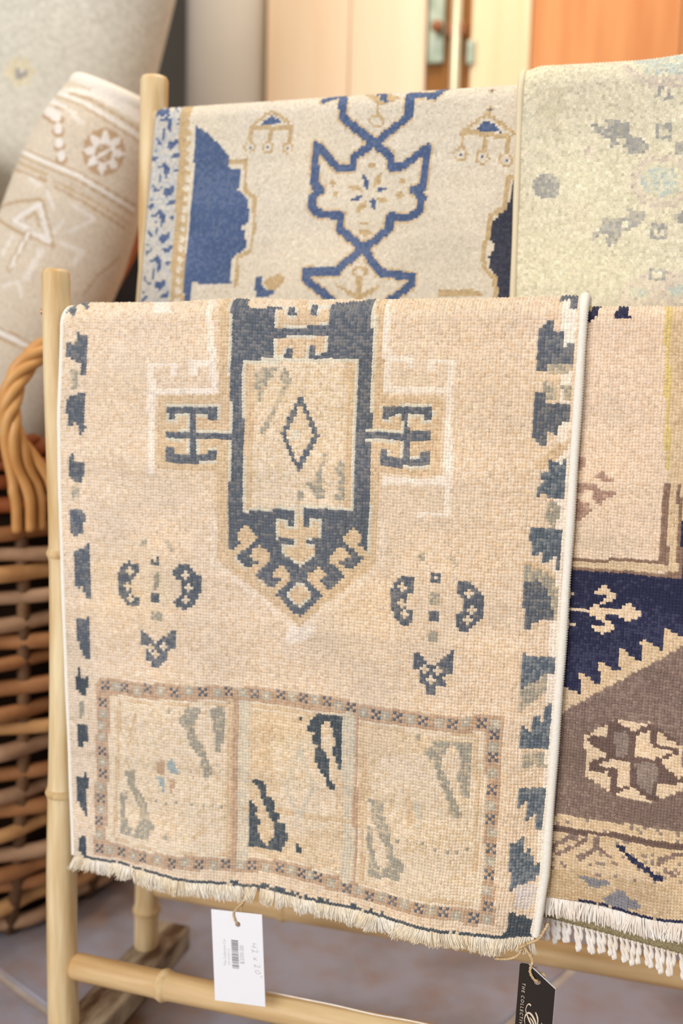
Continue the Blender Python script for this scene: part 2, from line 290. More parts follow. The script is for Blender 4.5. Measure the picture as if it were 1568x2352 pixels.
    ('P', 'o', [(52.7, 135.7), (57.8, 135.2), (57.4, 150.3), (55.1, 149.4), (54.4, 142.7)]),
    ('P', 'o', [(37.2, 137.6), (40, 137.3), (38.5, 139.4)]),
    ('P', 'o', [(37.6, 179.9), (39.7, 182.1), (35.7, 182.6)]),
    ('P', 't', [(25, 140.2), (26.6, 139.9), (25.5, 144.1), (22.7, 153.2), (21.4, 153.4)]),
    ('P', 't', [(51.5, 175.5), (53.2, 176.4), (48.8, 180.8), (47.6, 179.8)]),
    ('P', 'p', [(34, 155.6), (37, 155.1), (37, 159.5), (34, 160)]),
    ('P', 'g3', [(38.2, 154.6), (40.4, 154.3), (42, 158.9), (38.6, 159.4)]),
    ('P', 'g3', [(34, 161.5), (37.3, 161.3), (36.7, 166.2)]),
    ('P', 'p', [(38.6, 161.3), (41.7, 160.9), (39.9, 166.2), (38.7, 165.8)]),
    ('M', '.o', [(33.4, 169.4), (37.4, 169.2), (41.9, 168.7), (47.3, 168.9), (51.3, 168.5), (54.5, 168.4), (57.6, 168.4), (61, 168.1)]),
    ('L', 't', [(65.4, 168.3), (80.9, 167), (102, 166.5)], 1.68),
    ('P', 'n', [(68, 158.1), (72.4, 157.6), (72.8, 161.9), (75.8, 164.7), (75.9, 167.5), (77.7, 168.3), (77.4, 171.2), (79.5, 171.4), (79.6, 173.9), (81.7, 174), (79, 180.5), (67.4, 181.3), (67, 165.5), (68.1, 165.4), (69.6, 167.4), (69.4, 169.7), (71.2, 172.3), (69.4, 174.2), (71.3, 177.3), (73.2, 180.2), (76.3, 175.3), (76.2, 172.5), (73.5, 167.9), (71.6, 164.3), (70.7, 161.1)]),
    ('P', 'n', [(86.9, 139.1), (88.2, 135.3), (89.9, 133.3), (98.8, 133.5), (98.5, 150.2), (97.1, 147.8), (96.1, 144.1), (97.2, 141.8), (95.9, 137.7), (93.8, 134.3), (91.7, 137.7), (91.5, 142.7), (95.4, 148), (95.2, 153.4), (97.4, 156.9), (94.7, 157), (93.6, 152.7), (91.3, 150.3), (89.7, 147.3), (90.6, 143.5), (89, 142.2), (89.8, 139.4)]),
    ('L', 'g2', [(84.6, 145), (89.6, 156.8), (84.5, 168.1), (79.6, 158.5), (84.6, 145)], 1.56),
    ('P', 'n', [(84.5, 176.8), (86.2, 179.6), (83.5, 179.8)]),
    ('M', '.n', [(84.2, 135.8)]),
    ('P', 't', [(72.8, 138), (75.1, 138.8), (74, 144.5), (69.4, 152.3)]),
    ('P', 'o', [(108.5, 158.5), (112.7, 158.2), (112.6, 162.5), (115, 165.1), (116.3, 169.6), (117.1, 174.2), (121.5, 176.3), (119.4, 182.2), (109, 182.8), (108, 167.7), (109.4, 166.4), (110.2, 173.7), (113.5, 181.1), (115.6, 176.7), (114.8, 172.7), (111.7, 168.5), (109.3, 164.2)]),
    ('P', 'o', [(124.9, 140.7), (128.5, 136.4), (139.7, 135.5), (139.6, 153.4), (137.5, 152.1), (136.1, 146.1), (136.9, 141.9), (135.7, 138.4), (133.6, 136.6), (130.8, 141), (131, 144.5), (133.2, 147.4), (136.1, 154.3), (138.4, 159.2), (134.9, 159.3), (133, 152.5), (130.2, 147.7), (128.9, 142.7)]),
    ('P', 't', [(120.8, 154.4), (122.4, 154.1), (122.9, 163.9), (121.3, 164.3)]),
    ('P', 'g2', [(123.3, 156), (125.4, 155.7), (126.6, 158), (125.4, 164), (123.8, 164.3)]),
    ('P', 'o', [(122.2, 135.2), (124.3, 135.4), (123.4, 137.3)]),
    ('M', '.o', [(118.5, 169.1), (121.9, 168.9), (124, 168.7), (126.7, 168.7), (130.4, 169.1), (134.5, 169.3), (137.1, 169.3), (140.5, 168.8)]),
    ('M', 'x', [(14.6, 132), (21.8, 132.2), (30.9, 131.7), (40.6, 131.4), (50.5, 130.4), (59.9, 129.8), (68.6, 129.4), (77.3, 128.9), (85.8, 128.6), (93.8, 129), (101.1, 129.9), (109.1, 130.4), (116.6, 130.6), (124.6, 130.4), (133.5, 130.1), (142.1, 129.9)]),
    ('M', 'q', [(18.2, 132.1), (26.4, 132), (35.8, 131.5), (45.6, 130.8), (55.3, 130.1), (64.2, 129.6), (72.9, 129.2), (81.5, 128.7), (89.8, 128.8), (97.5, 129.4), (105.1, 130.2), (112.9, 130.5), (120.7, 130.5), (129.1, 130.2), (137.8, 129.9)]),
    ('M', 'x', [(10.5, 190.1), (19.3, 190.7), (28.8, 190.2), (40.3, 189.4), (50.8, 188.3), (59.9, 187.8), (68.4, 187.6), (78, 186.6), (86.9, 186.5), (92.9, 187), (102.3, 188.1), (111, 189.1), (118.7, 188.8), (127.1, 189), (135.5, 188.9), (144.2, 189.5)]),
    ('M', 'q', [(14.9, 190.4), (24, 190.5), (34.7, 189.7), (45.7, 188.7), (55.4, 188.1), (64.1, 187.8), (73.2, 187.2), (82.5, 186.6), (89.9, 186.7), (97.7, 187.5), (106.6, 188.7), (114.9, 188.9), (122.9, 188.8), (131.4, 188.8), (139.8, 189.2)]),
    ('M', 'x', [(13.6, 138), (12.7, 155.1), (12.1, 163.6), (11.5, 172.7), (11, 181)]),
    ('M', 'q', [(13.3, 142.2), (13, 146.5), (12.9, 150.7), (12.4, 159.5), (11.8, 168.2), (11.3, 176.9), (10.9, 185.4)]),
    ('M', 'x', [(146.4, 132.9), (146.6, 139.7), (146.8, 149.9), (147, 158.6), (147.2, 167.3), (147.4, 175.7), (148.3, 185.5)]),
    ('M', 'q', [(146.4, 129.4), (146.5, 136.4), (146.7, 144.8), (146.9, 154), (147.1, 162.7), (147.3, 171.6), (147.8, 180.4), (148.6, 189.1)]),
    ('P', 'w', [(158.2, 4.2), (161.4, 4.4), (166.5, 193.6), (161.9, 194.3)]),
    ('P', 's', [(156.6, 0.6), (161.4, -1.8), (161.7, 7.9), (160.5, 8.4), (159.9, 4.2), (157.6, 5.5)]),
    ('P', 's', [(155.5, 10.5), (155.8, 14.2), (158.9, 13.7), (159.4, 17.6), (161.6, 16.9), (161.7, 23), (156.1, 23.5), (154.3, 25.5), (152.5, 25.5), (152.1, 14.6), (152.7, 12.6)]),
    ('P', 'o', [(154.9, 23.5), (161.8, 23.5), (161.4, 25.9), (158, 26.5), (154.5, 26)]),
    ('P', 'o', [(153.7, 28), (157.2, 28.2), (158.3, 31.5), (157, 33.5), (154.4, 32.1)]),
    ('P', 'o', [(159.4, 29), (161.6, 28.9), (161.9, 32.9), (159.7, 33)]),
    ('P', 's', [(152.4, 30.8), (154.3, 30.5), (155.5, 33.6), (161.7, 33.9), (161.8, 39), (159.3, 39.6), (159.1, 43.2), (156.5, 41.7), (155.8, 45.8), (153.5, 45.4), (152.4, 43.9), (152.5, 37.7)]),
    ('P', 't', [(160.6, 44.6), (162, 43.6), (161.3, 47.7), (157.2, 53), (153.2, 53.1), (154, 50)]),
    ('P', 'b', [(161.3, 47.9), (162.3, 60.6), (159.6, 61), (155.6, 60.1), (153.9, 60.9), (154.3, 58.3), (156.4, 56.7), (153.7, 53.4), (155.7, 53.8), (157.2, 53.3), (157.5, 50.4), (159.1, 51.4), (161.1, 51.8)]),
    ('P', 'o', [(156.7, 62.4), (160.2, 61.7), (161.4, 65.3), (159.2, 70.2), (156.5, 67.1)]),
    ('P', 'b', [(153.3, 70.2), (161.8, 70), (161.7, 74.7), (161.4, 77.6), (160, 78.7), (157.3, 80.3), (156.7, 77.4), (153.8, 78.5)]),
    ('P', 's', [(160.7, 77.6), (161.8, 72.7), (161.7, 82.5), (160.7, 82.5)]),
    ('P', 't', [(152.7, 79.5), (157.4, 80.8), (160.8, 83.5), (160.5, 86), (152.3, 81.5)]),
    ('P', 'o', [(152.3, 81), (155.6, 81.8), (159.4, 83.6), (161.5, 86.9), (161.6, 96.8), (158.2, 95), (152.4, 86.9)]),
    ('P', 's', [(152.3, 86.4), (155.8, 85.3), (159.8, 90), (161.1, 96.9), (156, 97.6), (154.3, 100.2), (152.7, 100.8)]),
    ('P', 'b', [(152.5, 106), (154.7, 107.7), (156.6, 108.1), (161.8, 107.8), (161.6, 112.8), (158, 115), (152.8, 118.3)]),
    ('P', 'o', [(152.8, 118.3), (160.2, 112.9), (160.5, 117.9), (152.8, 125.3)]),
    ('P', 'b', [(161.6, 122.4), (161.8, 136.1), (153.9, 135.9), (153.7, 129.1), (154.7, 128.8), (155.7, 130.8), (157.1, 130.5), (156.8, 125.9), (158.7, 125.9), (159.1, 128.1), (160.5, 128.1), (160.2, 123)]),
    ('P', 'o', [(154.7, 137.4), (160.9, 136.7), (161.7, 142.3), (158.3, 141.4), (155.6, 142.5)]),
    ('P', 'b', [(154, 147.7), (161.9, 147.8), (162, 152.4), (161.6, 160.7), (160.4, 161.1), (159.8, 155.6), (157.3, 157.7), (156.9, 152.1), (154.2, 154.1)]),
    ('P', 'b', [(156.5, 163.4), (156.8, 168.5), (159.1, 167), (159.9, 171.7), (161.8, 171.1), (161.4, 176.9), (156.7, 177.9), (154.1, 179.8), (152.6, 165.9)]),
    ('P', 'l', [(156.2, 177.8), (161.5, 178), (161.7, 183.3), (158.7, 186.5), (155.6, 184.1)]),
    ('P', 'n', [(155.9, 186.8), (158, 188), (162.5, 189.1), (162.2, 193.9), (159.9, 195.6), (154.2, 195.8), (154.7, 191.9), (154.5, 187.1)]),
    ('P', 's', [(-2.4, 1.3), (5.7, 0), (8.4, 6.7), (2.8, 1), (3, 3.2), (4.6, 9), (2.4, 6.6), (-0.4, 5)]),
    ('P', 's', [(4.9, 13.5), (6.2, 14.7), (8.6, 15.3), (8.8, 28.3), (6.7, 28.3), (6.5, 24.4), (1.3, 21.8), (0.8, 18.7), (1.7, 16.2), (3.6, 17.8), (5, 17.2)]),
    ('P', 'o', [(3, 25.7), (5.6, 26.3), (6.8, 32.3), (4.4, 33.1)]),
    ('P', 's', [(1.6, 35.9), (8.5, 33.6), (9.6, 46.1), (6.8, 48.5), (6.4, 43.7), (3.3, 45.4), (3, 41), (1.8, 40.3)]),
    ('P', 's', [(4.9, 53.3), (5.5, 57.2), (8.8, 56.5), (8.4, 63.7), (4.7, 63.5), (3, 61.9), (2.9, 55.2)]),
    ('P', 'o', [(3.7, 65), (6.2, 64.4), (6.8, 68.4), (4, 70.1)]),
    ('P', 's', [(3.1, 73.2), (5.7, 72.6), (8.6, 73.6), (8.4, 81.2), (6, 80.5), (5.4, 82.6), (3.2, 80.4)]),
    ('P', 's', [(3.9, 87.8), (9.6, 84.4), (9.5, 102.8), (8, 102.5), (7.1, 99.3), (4.8, 99.9), (3.6, 96.7)]),
    ('P', 's', [(4.1, 109.5), (6.6, 110.5), (9.3, 108.8), (9.5, 115.9), (8.7, 124.1), (6.1, 123.2), (4.5, 117.6)]),
    ('P', 'n', [(3.7, 127.5), (5, 127.4), (5.2, 130.8), (7.8, 130.3), (7.2, 137), (4.3, 136.4), (3.1, 134.6)]),
    ('P', 'o', [(3.6, 138.8), (5.9, 138.8), (6.5, 143.8), (4, 144.9)]),
    ('P', 'n', [(2.9, 147.1), (7.1, 147.3), (7.2, 154), (5.5, 152.7), (4.4, 155.6), (2.9, 154.5)]),
    ('P', 'n', [(2.4, 166.5), (4.8, 165.6), (6.1, 163.4), (6.7, 167.7), (5.6, 179.8), (3.7, 177.1), (2.1, 174.9)]),
    ('P', 'n', [(2, 188.3), (5, 186.2), (5.1, 195.5), (2.1, 193)]),
]
PATTERN_B = [
    ('P', 't', [(51.1, 2.7), (59.5, -5.3), (64.6, 86.9), (56.2, 86.2)]),
    ('P', 'y', [(49.7, 2.3), (51.3, -2.1), (54.2, 53.3), (52.9, 53.4)]),
    ('P', 'p', [(53.1, 57), (54.5, 56.9), (55.8, 82.1), (53.5, 81)]),
    ('P', 'p', [(57.2, 56.8), (58.2, 56.7), (60.2, 85.9), (58.7, 85.3)]),
    ('P', 'p', [(-2, 82.9), (41, 81.4), (53.5, 81.2), (55.8, 81.3), (55.8, 82.1), (41, 82.4), (-2, 83.8)]),
    ('P', 't', [(-2, 83.8), (55.8, 81.9), (59.3, 84.3), (-2, 86.4)]),
    ('P', 't', [(56, 80.8), (58.6, 80.9), (58.9, 85.3), (56.3, 84.6)]),
    ('P', 'p', [(-2, 86.1), (58.8, 84.4), (58.9, 85.7), (-2, 87.4)]),
    ('P', 'v', [(-2, 87.1), (23.8, 86.3), (58.9, 85.6), (67, 85.7), (68.3, 104.2), (25.2, 134.6), (-2, 143.3)]),
    ('P', 'v', [(59, 68.5), (65.8, 68.1), (67.6, 94.8), (60.8, 95.3)]),
    ('P', 'h', [(-2, 139.1), (25.9, 132.8), (61.9, 107), (68.6, 102.4), (74.5, 186.7), (-2, 197.4)]),
    ('P', 't', [(-2, 137.4), (-2, 128.6), (-2, 128.4), (23.8, 129.5), (26.1, 130.9), (25.6, 123.6), (27.5, 123.7), (27.6, 124.8), (28.8, 124.7), (28.9, 125.5), (30.6, 125.3), (30.6, 126.1), (32, 126.3), (31.3, 119), (33, 119.1), (33.2, 120.2), (34.6, 120.3), (34.6, 121.2), (36.4, 121.3), (36.4, 122.1), (37.9, 121.7), (37.2, 115), (38.8, 114.9), (38.9, 115.7), (40.4, 115.7), (40.6, 116.6), (42.2, 116.7), (42.2, 117.3), (43.6, 117), (43, 110.5), (44.8, 110.3), (45, 111.4), (46.4, 111.4), (46.6, 112.3), (48.3, 112.3), (48.3, 113), (50, 112.8), (49.3, 106.6), (51.1, 106.4), (51.3, 107.2), (52.8, 107.1), (53, 107.8), (54.7, 108), (54.8, 108.7), (56.5, 108.3), (55.8, 102.3), (57.7, 102.3), (57.9, 103.2), (59.4, 103.2), (59.7, 104), (61.5, 104.1), (61.9, 107), (25.9, 133)]),
    ('P', 'e', [(-2, 98.2), (25.5, 97.9), (32.4, 97.6), (33.2, 96.9), (34.4, 96.2), (36.2, 95.4), (36.2, 94.8), (37.7, 94.2), (37.9, 93.1), (33.2, 93.5), (33.2, 92.7), (35, 92.2), (34.9, 91.4), (36.2, 91.2), (36.5, 90.2), (37.5, 90.3), (37.8, 91.1), (39.1, 91.2), (39.5, 92.2), (40.8, 92.3), (41, 94.2), (39.3, 94.6), (37.8, 95.6), (36.3, 96.5), (36.4, 97.4), (42.6, 97.4), (42.8, 96.2), (44.4, 96), (44.5, 95.1), (45.7, 95), (45.9, 96.1), (47.2, 96.2), (47.6, 97.1), (49, 97), (49.1, 98.6), (47.7, 99), (47.5, 99.9), (45.9, 100.2), (45.9, 101), (44.2, 101.2), (44.1, 100.4), (42.5, 99.8), (42.2, 99.3), (36.5, 99.6), (36.8, 100.1), (37.9, 100.3), (37.9, 101.2), (39.5, 101.1), (39.8, 102.3), (41.4, 102.3), (41.2, 103.5), (39.7, 104), (39.5, 104.8), (38.1, 104.9), (37.9, 105.8), (36.9, 105.7), (36.7, 104.8), (35.2, 104.7), (34.9, 103.9), (33.6, 103.8), (33.5, 103), (37.7, 102.8), (38.2, 102.2), (36.7, 102), (36.6, 101.2), (35.1, 101.1), (34.7, 100.3), (33.4, 100.1), (32.8, 99.3), (25.6, 99.4), (-2, 99.7)]),
    ('P', 'e', [(25.5, 91.9), (26.7, 91.8), (26.9, 92.8), (28.1, 92.9), (28.2, 94.3), (26.9, 94.4), (26.7, 95.3), (24.3, 95.6), (24.1, 92)]),
    ('P', 'e', [(24.6, 101.9), (26.9, 101.8), (27.1, 102.6), (28.7, 102.8), (28.8, 103.7), (27.2, 104.2), (27.1, 105.1), (24.8, 105.4)]),
    ('P', 'h2', [(34.1, 139.6), (38.5, 136), (42.9, 133.5), (53.6, 132.4), (62.8, 137.1), (64.1, 139), (64.9, 151.7), (57.6, 156.8), (55.3, 157.6), (44.8, 158), (41.4, 155.9), (35.2, 152.7)]),
    ('P', 'e', [(34.1, 139.6), (35.5, 138.8), (35.7, 137.8), (37.1, 137.5), (38.5, 136.4), (39.6, 135.5), (41.3, 135.1), (41.5, 139.7), (40.2, 139.9), (40.1, 139.4), (35.5, 139.9), (35.7, 141.8), (37.1, 142.3), (39, 143.6), (40.7, 144.3), (42.2, 145.1), (40.6, 146.7), (39.2, 147.2), (38.7, 148.2), (36.4, 148.5), (35.9, 150.2), (36.2, 150.7), (39.1, 150.5), (42.3, 150.5), (43, 156.8), (42, 157.2), (41.4, 155.9), (39.7, 155.2), (38.5, 154.5), (36.7, 153.8), (36, 152.9), (35.2, 152.7)]),
    ('P', 'e', [(42.9, 133.5), (45.5, 133.1), (47.5, 133.3), (53.6, 132.4), (53.7, 133.3), (52.3, 134.1), (50.7, 134.7), (49.6, 136), (48.2, 136.3), (47.6, 135.3), (45.9, 135.5), (44.4, 134.7)]),
    ('P', 'e', [(49.7, 136.9), (51, 135.5), (54, 134.6), (54.5, 139.4), (56.3, 139.4), (60.7, 139.7), (61.1, 140.5), (57.9, 142.4), (56.6, 143.8), (54.7, 144.2), (50.2, 144.2)]),
    ('P', 'e', [(55.8, 134.6), (57.9, 135.3), (60, 137.1), (62.8, 137.7), (64.1, 139), (64.7, 148.2), (63.5, 148.6), (61.2, 147.4), (58.9, 145.3), (56.9, 145), (56.9, 144.4), (60.9, 142.1), (62.7, 140.1), (62.3, 139.2), (59, 139), (56.1, 139)]),
    ('P', 'e', [(37.9, 149.3), (39.2, 148.2), (41.4, 146.6), (48.5, 145.3), (49.2, 153.7), (47.7, 154), (45.5, 155.7), (44.5, 155.9), (44.2, 149.8), (40.8, 149.5)]),
    ('P', 'e', [(48.6, 144.4), (50.2, 144.1), (50.2, 145.3), (48.7, 145.6)]),
    ('P', 'e', [(44.8, 158), (46.6, 155.8), (49.9, 153.5), (51.7, 154.7), (52.3, 155.7), (53.9, 156), (54.1, 156.9), (55.6, 157.2), (55.5, 157.7), (50.8, 157.9)]),
    ('P', 'e', [(57.2, 151.2), (63.7, 150.4), (64.8, 150.2), (65, 152.3), (63.9, 153.3), (61.7, 153.9), (61.2, 154.8), (59.3, 155.7), (57.6, 156.8)]),
    ('P', 'h3', [(43.4, 136.8), (48, 136.3), (48.5, 144.4), (43.6, 144.7)]),
    ('P', 'h3', [(50.4, 145.6), (56.4, 145.1), (57, 150.6), (55.7, 151.8), (55.6, 154.8), (51.1, 153.9)]),
    ('L', 'h2', [(35.6, 140.1), (40.4, 139.6)], 1.05),
    ('L', 'h2', [(35.8, 140), (42.8, 145.2)], 1.05),
    ('L', 'h2', [(42.2, 145.2), (36.4, 148.7)], 1.05),
    ('L', 'h2', [(36.2, 150.3), (44.2, 149.7)], 1.05),
    ('L', 'h2', [(44.2, 149.8), (44.5, 156.2)], 1.05),
    ('L', 'h2', [(44.4, 156.2), (49.1, 153.9)], 1.05),
    ('L', 'h2', [(49.1, 145.2), (49.6, 153.6)], 1.05),
    ('L', 'h2', [(41.5, 135.4), (41.8, 140), (40.5, 140)], 1.05),
    ('L', 'h2', [(43, 133.8), (48.5, 136.7)], 1.05),
    ('L', 'h2', [(49.1, 136.4), (49.7, 145.1)], 1.05),
    ('L', 'h2', [(49.7, 136.4), (54, 134.3)], 1.05),
    ('L', 'h2', [(54.8, 134.7), (55.1, 139.4)], 1.05),
    ('L', 'h2', [(55.1, 139.6), (62.4, 139.9)], 1.05),
    ('L', 'h2', [(62.7, 139.9), (56.6, 144.1)], 1.05),
    ('L', 'h2', [(56.9, 144.7), (63.4, 149.2)], 1.05),
    ('L', 'h2', [(63.3, 149.9), (56.8, 151)], 1.05),
    ('L', 'h2', [(56.7, 151), (57.1, 156.9)], 1.05),
    ('L', 'h2', [(51.6, 153.9), (56.1, 157)], 1.05),
    ('L', 'h2', [(50.2, 144.7), (56.7, 144)], 1.05),
    ('L', 'h2', [(42.5, 145.6), (49.1, 145)], 1.05),
    ('P', 't', [(-2, 167.5), (23.3, 167.7), (36.3, 166.9), (47.9, 166.5), (65.9, 165.6), (75.7, 166.1), (78.4, 202.3), (-2, 202.3)]),
    ('L', 'h2', [(-2, 172.6), (23.5, 172.3), (36.6, 171.8), (48.2, 170.9), (55.3, 171), (66.3, 171.2), (76.1, 171.7)], 1.5),
    ('L', 'h', [(24.4, 179.5), (31.7, 174.1), (33.2, 174)], 1.3),
    ('L', 'h', [(27.9, 180.6), (33.9, 176.4), (36.5, 174.5)], 1.3),
    ('L', 'h', [(37, 179.4), (40.4, 176.5)], 1.2),
    ('L', 'h', [(40, 174.2), (40.7, 176.3)], 2),
    ('L', 'h', [(41.6, 177.3), (44.2, 178.6)], 1.2),
    ('L', 'h', [(59.1, 177.1), (62, 174.8), (64.7, 173.3), (66.9, 173.7)], 1.4),
    ('L', 'h', [(61.1, 178.9), (64, 180.3)], 1.4),
    ('P', 'h', [(35.3, 179.5), (37, 179.2), (37.2, 181.3), (35.4, 181.6)]),
    ('P', 'h', [(44.8, 179.7), (46.3, 179.3), (46.3, 180.7), (44.9, 181.1)]),
    ('P', 'v', [(45.9, 174.4), (49, 174.1), (49.3, 175.4), (53.2, 177.5), (56.1, 178.9), (58.2, 180.6), (61.6, 181.9), (61.4, 182.6), (58.3, 182.7), (56.5, 180.9), (53, 179.6), (50, 177.4), (47.6, 175.9)]),
    ('P', 'oc', [(-2, 188.7), (24.4, 187), (34.4, 184.9), (40.9, 185.7), (49.1, 185.1), (57.5, 183.7), (67.2, 184.8), (77.1, 185.8), (78.4, 202.3), (-2, 198.7)]),
    ('P', 'hg', [(34.2, 186.5), (37.5, 186.9), (45.2, 187.5), (43.5, 189.2), (39.5, 190.1), (37, 188.9)]),
    ('P', 'hg', [(43.2, 193.4), (47.3, 189.3), (50.2, 189.1), (51.2, 190.7), (54.7, 191.8), (54.3, 194.1), (44.5, 195.2)]),
    ('P', 'v', [(23.5, -5.3), (25.4, -5.3), (32, 0.7), (31.8, 0.3), (30, 2.7), (29.8, 6), (28.1, 6.9), (27.4, 8.3), (25.2, 8.3)]),
    ('P', 'y', [(24.6, 0.4), (28.3, 0.1), (28.2, 4), (25.1, 6.2)]),
    ('P', 'v', [(34.8, 6.7), (39.7, 6.7), (37.6, -5.3)]),
    ('P', 'pk', [(23.4, 57.6), (26.7, 57.8), (33.4, 58.3), (33.4, 59.4), (39.7, 60.2), (35.8, 62.7), (34.5, 64.7), (31.8, 62.9), (31.6, 59.9), (26.9, 60.9)]),
    ('P', 'pk', [(23.7, 63.3), (25.9, 63.2), (30, 63.8), (32.1, 66.7), (28.9, 69.5), (24.2, 72.1)]),
    ('P', 'pk', [(30, 56.6), (33.9, 54.1), (38, 56.5), (34.7, 56.7), (33.2, 55.6)]),
    ('P', 'pk', [(24.4, 50.4), (29.2, 50.2), (29.3, 52), (26.9, 54.4)]),
]
